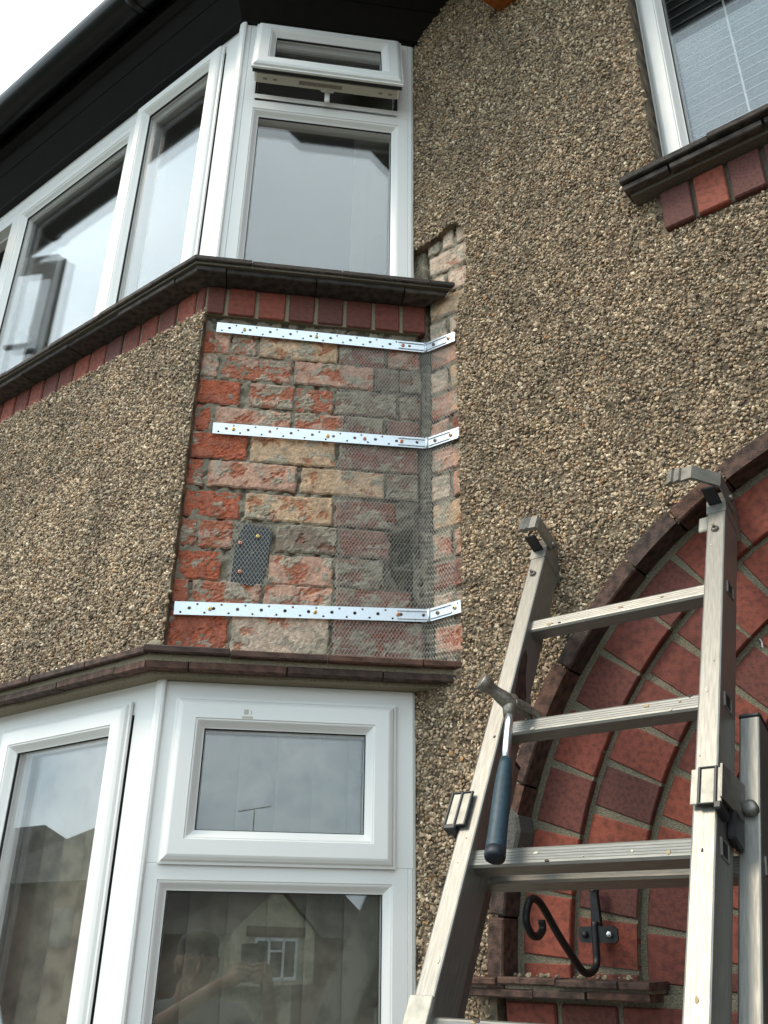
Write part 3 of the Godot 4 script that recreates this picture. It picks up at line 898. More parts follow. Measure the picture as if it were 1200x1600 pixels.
func sills() -> void:
	# upper sill: two courses of tiles over bricks on edge
	var sill := group_node(house, "bay_sill")
	tile_run(sill, "sill_tile", "tile_", 0.085, 3.209, 3.224, 0.235, 0.165)
	tile_run(sill, "sill_tile", "tile_", 0.070, 3.187, 3.203, 0.235, 0.085)
	var st := mb()
	pillar(st, bay_plan(0.078, -0.10), 3.2025, 3.2225)
	pillar(st, bay_plan(-0.0085, -0.10), 3.055, 3.098)
	obj(sill, "mortar", st, M.mortar_dark)
	st = mb()
	pillar(st, bay_plan(0.0065, -0.10), 3.0985, 3.187)
	obj(sill, "mortar", st, M.mortar)
	# sloping bed of mortar on top, up to the frames
	st = mb()
	pillar(st, bay_plan(0.02, -0.10), 3.2225, 3.245)
	obj(sill, "mortar", st, M.tile_2)
	var joints := [0.5975, 0.535, 0.4555, 0.3764, 0.2996, 0.2232, 0.146, 0.0707, 0.0]
	var shade := [5, 0, 3, 5, 2, 5, 1, 1]
	for k in 8:
		st = mb()
		var a: float = joints[k]
		if k == 0: a = BAY_W + 0.004
		cbox(st, Vector3(-a + 0.005, 3.0995, -0.05), Vector3(-joints[k + 1] - 0.005, 3.187, 0.0125 + rng.randf_range(-0.001, 0.001)), 0.003)
		obj(sill, "soldier_brick", st, M["red_brick_%d" % shade[k]], cant_frame * Transform3D(Basis(), Vector3(0, rng.randf_range(-0.001, 0.001), 0)))
		if k == 0: continue
	var fx := [-0.4095, -0.445, -0.529]
	var fs := [1, 3, 5, 0, 1, 2, 0, 3, 1, 5, 0, 1, 3, 1, 5, 0, 5, 1, 0, 5]
	var x := -0.4095
	var k := 0
	while x > -2.15:
		var w := 0.036 if k == 0 else 0.0765
		st = mb()
		cbox(st, Vector3(x - w + 0.005, 3.0995, -0.05), Vector3(x - 0.005, 3.187, 0.0125 + rng.randf_range(-0.001, 0.001)), 0.003)
		obj(sill, "soldier_brick", st, M["red_brick_%d" % fs[k % 20]], front_frame * Transform3D(Basis(Vector3.BACK, 0.0), Vector3(0, rng.randf_range(-0.001, 0.001), 0)))
		x -= w
		k += 1
	# string course over the lower window: two courses of tiles
	var sc := group_node(house, "string_course")
	tile_run(sc, "creasing_tile", "creasing_", 0.079, 2.1645, 2.1795, 0.205, 0.20)
	tile_run(sc, "creasing_tile", "creasing_", 0.066, 2.1350, 2.1520, 0.205, 0.10)
	st = mb()
	pillar(st, bay_plan(0.062, -0.10), 2.1515, 2.1770)
	pillar(st, bay_plan(0.040, -0.10), 2.1265, 2.1355)
	obj(sc, "mortar", st, M.mortar)

# outline of the bay seen from above, o in front of its brickwork, going back to b
func bay_plan(o: float, b: float) -> PackedVector2Array:
	var q := 0.41421 * o
	return PackedVector2Array([Vector2(-2.2, BAY_Z + o), Vector2(-BAY_Z + q, BAY_Z + o), Vector2(o * 1.41421 - 0.016, 0.016), Vector2(b * 1.41421 - 0.016, 0.016), Vector2(-BAY_Z + 0.41421 * b, BAY_Z + b), Vector2(-2.2, BAY_Z + b)])


# ---------------------------------------------------------------- windows
func bay_windows() -> void:
	var st: SurfaceTool
	# lower window, canted side: a top-hung light over a fixed one
	var w := group_node(house, "bay_window", cant_frame)
	opening_frame(w, rect(-0.5740, 1.7645, -0.0400, 2.1255), 0.036)
	sash(w, rect(-0.5470, 1.7615, -0.0775, 2.0925))
	fixed_light(w, rect(-0.5740, 0.98, -0.0510, 1.7640))
	frame_bar(w, rect(-0.0508, 0.98, -0.0400, 1.7640))
	frame_bar(w, rect(-0.5740, 0.93, -0.0390, 0.9795), -0.06, 0.02)
	# remains of a label on the top rail
	st = mb()
	cbox(st, Vector3(-0.4065, 2.0475, 0.0212), Vector3(-0.3835, 2.0525, 0.0218))
	cbox(st, Vector3(-0.4030, 2.0560, 0.0212), Vector3(-0.3930, 2.0665, 0.0218))
	cbox(st, Vector3(-0.3885, 2.0560, 0.0212), Vector3(-0.3865, 2.0650, 0.0218))
	obj(w, "label_scraps", st, M.upvc_grubby)
	# lower window, front
	var f := group_node(house, "bay_window", Transform3D(Basis(), Vector3(0, 0, 0.405)))
	opening_frame(f, rect(-1.052, 0.98, -0.436, 2.1255), 0.060)
	sash(f, rect(-0.9860, 1.00, -0.5010, 2.0925))
	fixed_light(f, rect(-1.640, 0.98, -1.0525, 2.1255))
	opening_frame(f, rect(-2.2, 0.98, -1.6405, 2.1255), 0.04)
	sash(f, rect(-2.17, 1.00, -1.66, 2.0925))
	frame_bar(f, rect(-2.2, 0.93, -0.436, 0.9795), -0.06, 0.02)
	corner_post(0.93, 2.1262)
	# upper window, canted side: the top light stands open
	w = group_node(house, "bay_window", cant_frame)
	fixed_light(w, rect(-0.5545, 3.252, -0.0515, 3.9215))
	frame_bar(w, rect(-0.5740, 3.240, -0.5550, 4.262))
	frame_bar(w, rect(-0.0510, 3.240, -0.0395, 4.262))
	frame_bar(w, rect(-0.5545, 3.240, -0.0515, 3.2518))
	var top := mb()
	frame_ring(top, rect(-0.5545, 3.922, -0.0515, 4.262), [Vector2(0, -0.060), Vector2(0, 0.0), Vector2(0.030, 0.0), Vector2(0.031, -0.001), Vector2(0.031, -0.060)])
	frame_bar(w, rect(-0.5235, 3.9222, -0.0825, 3.9345), -0.06, 0.0)
	obj(w, "frame", top, M.upvc)
	for x in [-0.5235, -0.0855]:
		var seal := mb()
		cbox(seal, Vector3(x, 3.9345, -0.040), Vector3(x + 0.003, 4.23, -0.012))
		obj(w, "weather_seal", seal, M.rubber)
	var open := sash(w, rect(-0.5360, -0.290, -0.0770, 0.0), Transform3D(Basis(Vector3.RIGHT, deg_to_rad(-13.5)), Vector3(0, 4.243, 0.010)))
	var edge := mb()
	cbox(edge, Vector3(-0.520, -0.2835, -0.0415), Vector3(-0.093, -0.2800, -0.0130), 0.001)
	obj(open, "edge_strip", edge, M.upvc_grubby)
	var keep := mb()
	for x in [-0.500, -0.470, -0.150, -0.120]:
		cbox(keep, Vector3(x, -0.2850, -0.030), Vector3(x + 0.012, -0.2832, -0.025))
	cbox(keep, Vector3(-0.392, -0.2850, -0.032), Vector3(-0.262, -0.2832, -0.022))
	obj(open, "latch_plate", keep, M.worn_steel)
	var hd := mb()
	cbox(hd, Vector3(-0.325, -0.272, -0.054), Vector3(-0.285, -0.246, -0.040), 0.003)
	cbox(hd, Vector3(-0.312, -0.322, -0.062), Vector3(-0.296, -0.250, -0.050), 0.004)
	obj(open, "handle", hd, M.upvc)
	for x in [-0.5205, -0.0925]:
		var arm := mb()
		tube(arm, [Vector3(x, 3.945, -0.030), Vector3(x, 4.05, -0.022), Vector3(x, 4.14, -0.012)], [0.004], 6)
		obj(w, "stay", arm, M.steel)
	# upper window, front
	f = group_node(house, "bay_window", Transform3D(Basis(), Vector3(0, 0, 0.400)))
	opening_frame(f, rect(-0.9430, 3.240, -0.436, 4.268), 0.058)
	sash(f, rect(-0.9280, 3.252, -0.4980, 4.238))
	fixed_light(f, rect(-1.660, 3.240, -0.9435, 4.205))
	frame_bar(f, rect(-2.2, 4.2055, -0.9435, 4.268), -0.06, 0.0)
	opening_frame(f, rect(-2.2, 3.240, -1.6605, 4.205), 0.034)
	# the far casement stands open on its outer hinge
	var far_sash := sash(f, rect(0.0, 3.262, 0.46, 4.19), Transform3D(Basis(Vector3.UP, deg_to_rad(-26.0)), Vector3(-2.13, 0, 0.012)))
	var hf := mb()
	cbox(hf, Vector3(0.428, 3.66, -0.068), Vector3(0.446, 3.72, -0.052), 0.003)
	cbox(hf, Vector3(0.33, 3.68, -0.085), Vector3(0.44, 3.70, -0.066), 0.004)
	obj(far_sash, "handle", hf, M.black_plastic)
	for ys in [[0.95, 2.125], [3.23, 4.26]]:
		st = mb(0)
		var line := []
		for k in 40: line.append(Vector3(-0.0368 + rng.randf_range(-0.0007, 0.0007), lerpf(ys[0], ys[1], k / 39.0), -0.004))
		tube(st, line, [0.0042], 7)
		obj(w, "sealant", st, M.sealant)
	corner_post(3.235, 4.264)
	# the head of the lower frames, under the string course
	st = mb()
	pillar(st, bay_plan(-0.004, -0.06), 2.1256, 2.1268)
	obj(house, "window_head", st, M.upvc)

# moulded post at the corner of the bay, in one length
func corner_post(y0: float, y1: float) -> void:
	var st := mb()
	pillar(st, PackedVector2Array([Vector2(-0.4370, 0.395), Vector2(-0.4370, 0.405), Vector2(-0.4340, 0.4075), Vector2(-0.4300, 0.4085), Vector2(-0.4265, 0.4120), Vector2(-0.4200, 0.4165), Vector2(-0.4105, 0.4175), Vector2(-0.4020, 0.4150), Vector2(-0.3985, 0.4110), Vector2(-0.3985, 0.4075), Vector2(-0.4010, 0.4040), Vector2(-0.4055, 0.4040), Vector2(-0.4100, 0.38), Vector2(-0.44, 0.36)]), y0, y1)
	obj(house, "corner_post", st, M.upvc)


func eaves() -> void:
	var e := group_node(house, "eaves")
	var st: SurfaceTool
	# boarded soffit that slants up from the window heads, in two boards each side
	for k in 2:
		var a := 0.0 if k == 0 else 0.101
		var b := 0.099 if k == 0 else 0.145
		for side in 2:
			st = mb()
			var p := []
			for q in [[a, 0.0], [b, 0.0], [b, 0.012], [a, 0.012]]:
				var o: float = -0.012 + q[0] * 0.80
				var y: float = 4.262 + q[0] * 0.86 + q[1]
				p.append([o, y])
			var sec := []
			for q in p:
				var o: float = q[0]
				if side == 0: sec.append([Vector3(-2.3, q[1], BAY_Z + o), Vector3(-BAY_Z + 0.41421 * o, q[1], BAY_Z + o)])
				else: sec.append([Vector3(-BAY_Z + 0.41421 * o, q[1], BAY_Z + o), Vector3(o * 1.41421 - 0.014, q[1], 0.014)])
			for j in 4:
				quad(st, sec[j][0], sec[(j + 1) % 4][0], sec[(j + 1) % 4][1], sec[j][1])
			obj(e, "soffit_board", st, M.black_paint)
	# a small bead along the window heads
	st = mb()
	pillar(st, bay_plan(0.010, -0.07), 4.262, 4.276)
	obj(e, "bead", st, M.black_paint)
	# eaves widened over the canted side, shaped so the pane mirrors a dark strip
	st = mb()
	pillar(st, PackedVector2Array([Vector2(-0.371, 0.516), Vector2(0.070, 0.516), Vector2(0.570, 0.020), Vector2(0.125, 0.020)]), 4.386, 4.400)
	obj(e, "soffit_board", st, M.black_paint)
	st = mb()
	pillar(st, PackedVector2Array([Vector2(-2.3, 0.516), Vector2(0.070, 0.516), Vector2(0.570, 0.020), Vector2(0.607, 0.020), Vector2(0.083, 0.5445), Vector2(-2.3, 0.5445)]), 4.383, 4.50)
	obj(e, "fascia_board", st, M.black_paint)
	# half-round gutter along the front and back along the side
	for side in 2:
		st = mb(0)
		var n := 14
		var rr := [0.060, 0.0565]
		for k in n:
			for j in 2:
				var q := []
				for t in [k, k + 1]:
					var a: float = PI + PI * t / n
					var o: float = BAY_Z + 0.188 + cos(a) * rr[j]
					var c: float = (0.492 + cos(a) * rr[j]) * 1.41421
					var y: float = 4.462 + sin(a) * rr[j]
					if side == 0: q.append([Vector3(-2.3, y, o), Vector3(c - o, y, o)])
					else: q.append([Vector3(c - o, y, o), Vector3(c - 0.02, y, 0.02)])
				quad(st, q[0][0], q[1][0], q[1][1], q[0][1])
		obj(e, "gutter", st, M.black_gutter)
	for x in [-1.925, -0.75]:
		st = mb(0)
		var n := 14
		for k in n:
			var q := []
			for t in [k, k + 1]:
				var a: float = PI + PI * t / n
				for r2 in [0.0605, 0.0645]:
					q.append(Vector3(x, 4.462 + sin(a) * r2, BAY_Z + 0.188 + cos(a) * r2))
			var dx := Vector3(0.03, 0, 0)
			quad(st, q[1], q[3], q[3] + dx, q[1] + dx)
			quad(st, q[0], q[2], q[3], q[1])
			quad(st, q[0] + dx, q[1] + dx, q[3] + dx, q[2] + dx)
		obj(e, "gutter_clip", st, M.black_gutter)
	# eaves of the main wall
	st = mb()
	cbox(st, Vector3(0.62, 4.440, 0.018), Vector3(2.9, 4.452, 0.372))
	obj(e, "soffit_board", st, M.black_paint)
	st = mb()
	cbox(st, Vector3(0.30, 4.430, 0.372), Vector3(2.9, 4.60, 0.392))
	obj(e, "fascia_board", st, M.black_paint)
	st = mb(0)
	tube(st, [Vector3(0.30, 4.52, 0.445), Vector3(2.9, 4.52, 0.445)], [0.055], 18)
	obj(e, "gutter", st, M.black_gutter)
	# lean-to roof over the bay, and the main roof above
	st = mb()
	pillar(st, PackedVector2Array([Vector2(-2.3, BAY_Z + 0.15), Vector2(0.14, BAY_Z + 0.15), Vector2(0.66, 0.02), Vector2(-2.3, 0.02)]), 4.50, 4.56)
	obj(house, "bay_roof", st, M.roof_tile)
	st = mb()
	cbox(st, Vector3(-8.2, 5.2, -7.5), Vector3(3.2, 5.4, 0.35))
	obj(house, "roof", st, M.roof_tile)


func casement_window() -> void:
	var z := -0.055
	var w := group_node(house, "casement_window", Transform3D(Basis(), Vector3(0, 0, z)))
	# frame with a broad flat outer part and a moulded sash
	opening_frame(w, rect(0.660, 3.25, 1.945, 4.38), 0.016)
	sash(w, rect(0.6735, 3.262, 1.30, 4.365))
	sash(w, rect(1.305, 3.262, 1.935, 4.365))
	# plain reveal at the side
	var st := mb()
	cbox(st, Vector3(0.640, 3.225, -0.10), Vector3(0.6715, 4.38, 0.0165), 0.006)
	obj(w, "reveal", st, M.render, Transform3D(Basis(), Vector3(0, 0, -z)))
	st = mb()
	cbox(st, Vector3(1.931, 3.225, -0.10), Vector3(1.96, 4.38, 0.0165), 0.006)
	obj(w, "reveal", st, M.render, Transform3D(Basis(), Vector3(0, 0, -z)))
	# sill: tiles over bricks on edge
	var s := group_node(house, "window_sill")
	var tilt := Transform3D(Basis(Vector3.RIGHT, 0.10), Vector3(0, 3.218, 0)) * Transform3D(Basis(), Vector3(0, -3.208, 0))
	var long := 0.205
	var x := 0.603
	while x < 1.98:
		creasing_tile(s, "sill_tile", M["tile_%d" % (rng.randi() % 3)], tilt, x, x, minf(x + long - 0.0015, 2.0), minf(x + long - 0.0015, 2.0), 0.093, 3.208, 3.224, -0.05)
		x += long
	x = 0.603
	while x < 1.98:
		var l2 := 0.11 if x < 0.61 else long
		creasing_tile(s, "sill_tile", M["tile_%d" % (rng.randi() % 3)], tilt, x + 0.004, x + 0.004, minf(x + l2 - 0.002, 2.0), minf(x + l2 - 0.002, 2.0), 0.084, 3.188, 3.2035, -0.02)
		x += l2
	st = mb()
	cbox(st, Vector3(0.615, 3.183, -0.02), Vector3(1.99, 3.2125, 0.060), 0.002)
	cbox(st, Vector3(0.676, 3.075, -0.02), Vector3(1.925, 3.188, 0.024), 0.002)
	obj(s, "mortar", st, M.mortar_dark)
	x = 0.672
	var k := 0
	var sh := [2, 3, 2, 4, 1, 0, 2, 1, 3, 2, 1, 2, 0, 1, 2, 1, 2]
	while x < 1.9:
		st = mb()
		cbox(st, Vector3(x, 3.074, -0.03), Vector3(x + 0.0675, 3.182, 0.034), 0.003)
		obj(s, "soldier_brick", st, M["red_brick_%d" % sh[k % 17]])
		x += 0.0765
		k += 1


# ---------------------------------------------------------------- porch
func porch() -> void:
	var p := group_node(house, "porch_arch")
	var cx := 1.15
	var cy := 1.555
	# mortar behind the rings and the pier
	var st := mb()
	var edges := [[0.968, 0.860, 0.0], [0.860, 0.740, -0.014], [0.740, 0.630, -0.028], [0.630, 0.530, -0.042]]
	for q in edges:
		st = mb()
		var ring := arc(cx, cy, q[0], 0.0, 180, 60)
		ring.append_array(arc(cx, cy, q[1], 180, 0, 60))
		prism(st, ring, -0.12, q[2] - 0.003)
		obj(p, "mortar_bed", st, M.mortar_pale)
	st = mb()
	cbox(st, Vector3(0.155, 0.0, -0.12), Vector3(0.615, 1.555, -0.0065))
	obj(p, "mortar_bed", st, M.mortar_pale)
	st = mb()
	cbox(st, Vector3(1.685, 0.0, -0.12), Vector3(2.145, 1.555, -0.0065))
	obj(p, "mortar_bed", st, M.mortar_pale)
	var rings := [[0.8595, 0.952, 7.10, 3.1, 0], [0.7395, 0.850, 6.08, 2.6, 1], [0.6295, 0.728, 7.2, 0.7, 2], [0.5295, 0.619, 8.4, 4.0, 3]]
	var shades := [0, 1, 3, 5, 0, 3, 1, 2, 0, 5, 3, 1, 0, 2, 3, 1, 5]
	for q in rings:
		var a: float = q[3] - q[2] + 0.0
		var k := 0
		while a < 178.0:
			var a0 := maxf(a, 0.0)
			var a1 := minf(a + q[2], 180.0)
			var gap_in := rad_to_deg(0.0075 / float(q[0])) * 0.5
			var gap_out := rad_to_deg(0.0155 / float(q[1])) * 0.5
			if a1 - a0 > 2.0:
				var poly := PackedVector2Array()
				var j0 := rng.randf_range(-0.15, 0.15)
				var r0: float = q[0] + rng.randf_range(-0.001, 0.001)
				var r1: float = q[1] + rng.randf_range(-0.001, 0.001)
				for pt in arc(cx, cy, r0, a0 + gap_in + j0, a1 - gap_in + j0, 2): poly.append(pt)
				for pt in arc(cx, cy, r1, a1 - gap_out + j0, a0 + gap_out + j0, 2): poly.append(pt)
				var b := mb()
				var zr: float = -0.014 * float(q[4])
				bevel_prism(b, poly, zr - 0.06, zr + rng.randf_range(-0.001, 0.0015), 0.002)
				obj(p, "brick", b, M["red_brick_%d" % shades[(k * 5 + int(q[4]) * 3 + k / 3) % 17]])
			a += q[2]
			k += 1
	# hood of tiles on edge round the arch
	var a := 0.0
	var k := 0
	while a < 179.0:
		var a1 := minf(a + 7.0, 180.0)
		var poly := PackedVector2Array()
		var rr := rng.randf_range(-0.0015, 0.0015)
		for pt in arc(cx, cy, 0.966 + rr, a + 0.12, a1 - 0.12, 4): poly.append(pt)
		for pt in arc(cx, cy, 0.999 + rr, a1 - 0.12, a + 0.12, 4): poly.append(pt)
		var b := mb()
		bevel_prism(b, poly, -0.03, 0.052 + rng.randf_range(-0.002, 0.002), 0.003)
		obj(p, "hood_tile", b, M["creasing_%d" % [0, 2, 1, 0, 1, 2][k % 6]])
		a += 7.0
		k += 1
	# a broken piece of the hood patched with grey mortar, and a fleck of white paint
	st = mb()
	bevel_prism(st, PackedVector2Array([Vector2(0.182, 1.790), Vector2(0.204, 1.772), Vector2(0.226, 1.786), Vector2(0.236, 1.818), Vector2(0.233, 1.846), Vector2(0.214, 1.868), Vector2(0.199, 1.856), Vector2(0.186, 1.822)]), -0.02, 0.0585, 0.006)
	obj(p, "mortar_patch", st, M.mortar_grey)
	st = mb()
	prism(st, PackedVector2Array([Vector2(0.699, 2.129), Vector2(0.7025, 2.127), Vector2(0.7045, 2.118), Vector2(0.703, 2.110), Vector2(0.7005, 2.113), Vector2(0.7015, 2.120)]), -0.026, -0.0258)
	obj(p, "paint_fleck", st, M.cord)
	# ledge of creasing tiles at the springing
	var l := group_node(house, "porch_ledge")
	var xs := [0.108, 0.176, 0.292, 0.406, 0.462]
	for i in 4:
		creasing_tile(l, "creasing_tile", M["creasing_%d" % [1, 0, 2, 0][i]], Transform3D(), xs[i], xs[i], xs[i + 1] - 0.004, xs[i + 1] - 0.004, 0.058, 1.5640, 1.5760)
	xs = [0.110, 0.245, 0.345, 0.458]
	for i in 3:
		creasing_tile(l, "creasing_tile", M["creasing_%d" % [0, 2, 1][i]], Transform3D(), xs[i], xs[i], xs[i + 1] - 0.004, xs[i + 1] - 0.004, 0.052, 1.5450, 1.5585)
	st = mb()
	cbox(st, Vector3(0.113, 1.5575, -0.02), Vector3(0.455, 1.565, 0.046))
	obj(l, "mortar", st, M.mortar)
	# crumbs of old mortar lying on the ledge
	for i in 26:
		var o := MeshInstance3D.new()
		o.name = "mortar_crumb"
		o.mesh = stones[i % 4]
		o.material_override = M.mortar
		o.position = Vector3(rng.randf_range(0.15, 0.42), 1.5785, rng.randf_range(0.004, 0.042))
		o.scale = Vector3.ONE * rng.randf_range(0.002, 0.0055)
		l.add_child(o, true)
	# brick pier below
	var pier := group_node(house, "brick_pier")
	var row := 0
	var y := 1.472
	while y > 0.0:
		var cuts := [0.158, 0.268, 0.382, 0.498, 0.612] if row % 2 == 0 else [0.158, 0.212, 0.325, 0.440, 0.555, 0.612]
		for i in cuts.size() - 1:
			var b := mb()
			cbox(b, Vector3(cuts[i], y, -0.06), Vector3(cuts[i + 1] - 0.010, y + 0.064, rng.randf_range(-0.001, 0.0015)), 0.003)
			obj(pier, "brick", b, M["red_brick_%d" % shades[(row * 7 + i * 3) % 17]])
		y -= 0.0765
		row += 1
	# inside of the porch: side walls, back and a door
	var inside := group_node(house, "porch_inside")
	st = mb()
	cbox(st, Vector3(0.55, 0.0, -1.0), Vector3(0.62, 2.2, -0.12))
	cbox(st, Vector3(1.68, 0.0, -1.0), Vector3(1.75, 2.2, -0.12))
	cbox(st, Vector3(0.55, 2.10, -1.0), Vector3(1.75, 2.2, -0.24))
	cbox(st, Vector3(0.4, 0.0, -1.1), Vector3(1.9, 2.3, -1.0))
	obj(inside, "plain_wall", st, M.far_brick)

# prism with its front edges bevelled
func bevel_prism(st: SurfaceTool, poly: PackedVector2Array, z0: float, z1: float, c: float) -> void:
	var ins := Geometry2D.offset_polygon(poly, -c, Geometry2D.JOIN_MITER)
	if ins.is_empty() or ins[0].size() != poly.size():
		prism(st, poly, z0, z1)
		return
	var q: PackedVector2Array = ins[0]
	# line the inner outline up with the outer one
	var best := 0
	for k in q.size():
		if q[k].distance_to(poly[0]) < q[best].distance_to(poly[0]): best = k
	var same := Geometry2D.is_polygon_clockwise(poly) == Geometry2D.is_polygon_clockwise(q)
	var n := poly.size()
	var ii := PackedVector2Array()
	for k in n: ii.append(q[(best + (k if same else n - k)) % n])
	var t := Geometry2D.triangulate_polygon(ii)
	for k in range(0, t.size(), 3):
		tri(st, Vector3(ii[t[k]].x, ii[t[k]].y, z1), Vector3(ii[t[k + 1]].x, ii[t[k + 1]].y, z1), Vector3(ii[t[k + 2]].x, ii[t[k + 2]].y, z1))
	for k in n:
		var j := (k + 1) % n
		quad(st, Vector3(poly[k].x, poly[k].y, z1 - c), Vector3(ii[k].x, ii[k].y, z1), Vector3(ii[j].x, ii[j].y, z1), Vector3(poly[j].x, poly[j].y, z1 - c))
		quad(st, Vector3(poly[k].x, poly[k].y, z0), Vector3(poly[k].x, poly[k].y, z1 - c), Vector3(poly[j].x, poly[j].y, z1 - c), Vector3(poly[j].x, poly[j].y, z0))


# ---------------------------------------------------------------- rooms behind the glass
func rooms() -> void:
	var r := group_node(house, "room")
	for f in [[0.3, 2.40], [2.62, 4.42]]:
		for b in [
			[Vector3(-2.75, f[0] - 0.1, -3.6), Vector3(0.0, f[0], -0.02), M.carpet], [Vector3(-2.75, f[1], -3.6), Vector3(0.0, f[1] + 0.1, -0.02), M.ceiling_white],
			[Vector3(-2.75, f[0], -3.6), Vector3(0.0, f[1], -3.5), M.plaster], [Vector3(-2.85, f[0], -3.6), Vector3(-2.75, f[1], -0.24), M.plaster], [Vector3(-0.02, f[0], -3.6), Vector3(0.06, f[1], -0.245), M.plaster],
		]:
			var st := mb()
			cbox(st, b[0], b[1])
			obj(r, "interior_wall", st, b[2])
	var st := mb()
	pillar(st, PackedVector2Array([Vector2(-2.55, -0.02), Vector2(-2.18, 0.36), Vector2(-0.44, 0.36), Vector2(-0.08, 0.0), Vector2(-0.02, -0.02)]), 4.30, 4.34)
	obj(r, "bay_ceiling", st, M.ceiling_white)
	st = mb()
	pillar(st, PackedVector2Array([Vector2(-2.5, -0.02), Vector2(-2.15, 0.30), Vector2(-0.46, 0.30), Vector2(-0.12, -0.02)]), 2.13, 2.20)
	obj(r, "bay_ceiling", st, M.ceiling_white)
	# little room behind the other window
	r = group_node(house, "room")
	for b in [
		[Vector3(0.25, 2.5, -2.6), Vector3(2.6, 2.6, -0.24)], [Vector3(0.25, 4.9, -2.6), Vector3(2.6, 5.0, -0.24)], [Vector3(0.25, 2.6, -2.6), Vector3(2.6, 4.9, -2.5)],
		[Vector3(0.15, 2.6, -2.6), Vector3(0.25, 4.9, -0.24)], [Vector3(2.6, 2.6, -2.6), Vector3(2.7, 4.9, -0.24)],
	]:
		st = mb()
		cbox(st, b[0], b[1])
		obj(r, "interior_wall", st, M.plaster)
	# vertical louvre blind in the lower bay
	var v := group_node(self, "vertical_blind", cant_frame)
	tag(v, "cream vertical louvre blind hanging behind the lower window of the bay's canted side", "blind", "vertical blinds in the lower bay")
	louvres(v, -0.560, -0.01, 0.90, 2.105, -0.115)
	var v2 := group_node(self, "vertical_blind", Transform3D(Basis(), Vector3(0, 0, 0.400)))
	tag(v2, "cream vertical louvre blind hanging behind the lower front window of the bay", "blind", "vertical blinds in the lower bay")
	louvres(v2, -2.10, -0.52, 0.90, 2.105, -0.115)
	# venetian blind in the other window
	var vb := group_node(self, "venetian_blind", Transform3D(Basis(), Vector3(0, 0, -0.165)))
	tag(vb, "closed grey venetian blind behind the first floor window beside the bay", "blind")
	st = mb()
	cbox(st, Vector3(0.70, 4.31, -0.02), Vector3(1.91, 4.35, 0.02))
	obj(vb, "head_rail", st, M.upvc)
	var slat := mb()
	slat.set_smooth_group(0)
	var n := 5
	for k in n:
		var q := []
		for t in [k, k + 1]:
			var u := float(t) / n - 0.5
			q.append(Vector2(u * 0.0380, 0.0024 * (1.0 - 4.0 * u * u)))
		for sgn in [0.0, 0.0009]:
			quad(slat, Vector3(0.705, q[0].x, q[0].y - sgn), Vector3(1.905, q[0].x, q[0].y - sgn), Vector3(1.905, q[1].x, q[1].y - sgn), Vector3(0.705, q[1].x, q[1].y - sgn))
	var sm := finish(slat)
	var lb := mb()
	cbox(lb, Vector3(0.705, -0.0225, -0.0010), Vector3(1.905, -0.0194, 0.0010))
	var light_line := finish(lb)
	var y := 3.30
	while y < 4.30:
		var sl := put(vb, "slat", sm, M.blind_grey, Transform3D(Basis(Vector3.RIGHT, deg_to_rad(-11.0)), Vector3(0, y, 0)))
		put(sl, "slat_light_line", light_line, M.slat_light_line)  # pale bar painted as the line of light along each slat
		y += 0.0362
	for x in [0.867, 1.30, 1.74]:
		st = mb()
		cbox(st, Vector3(x, 3.28, 0.0085), Vector3(x + 0.005, 4.31, 0.0095))
		obj(vb, "ladder_tape", st, M.cord)

func louvres(v: Node3D, x0: float, x1: float, y0: float, y1: float, z: float) -> void:
	var st := mb()
	cbox(st, Vector3(x0, y1, z - 0.02), Vector3(x1, y1 + 0.02, z + 0.02))
	obj(v, "head_rail", st, M.upvc)
	var m := BoxMesh.new()
	m.size = Vector3(0.089, y1 - y0, 0.0012)
	var x := x0 + 0.04
	while x < x1 - 0.03:
		put(v, "louvre", m, M.blind_cream, Transform3D(Basis(Vector3.UP, deg_to_rad(14.0 + rng.randf_range(-4, 4))), Vector3(x, (y0 + y1) / 2, z)))
		x += 0.079


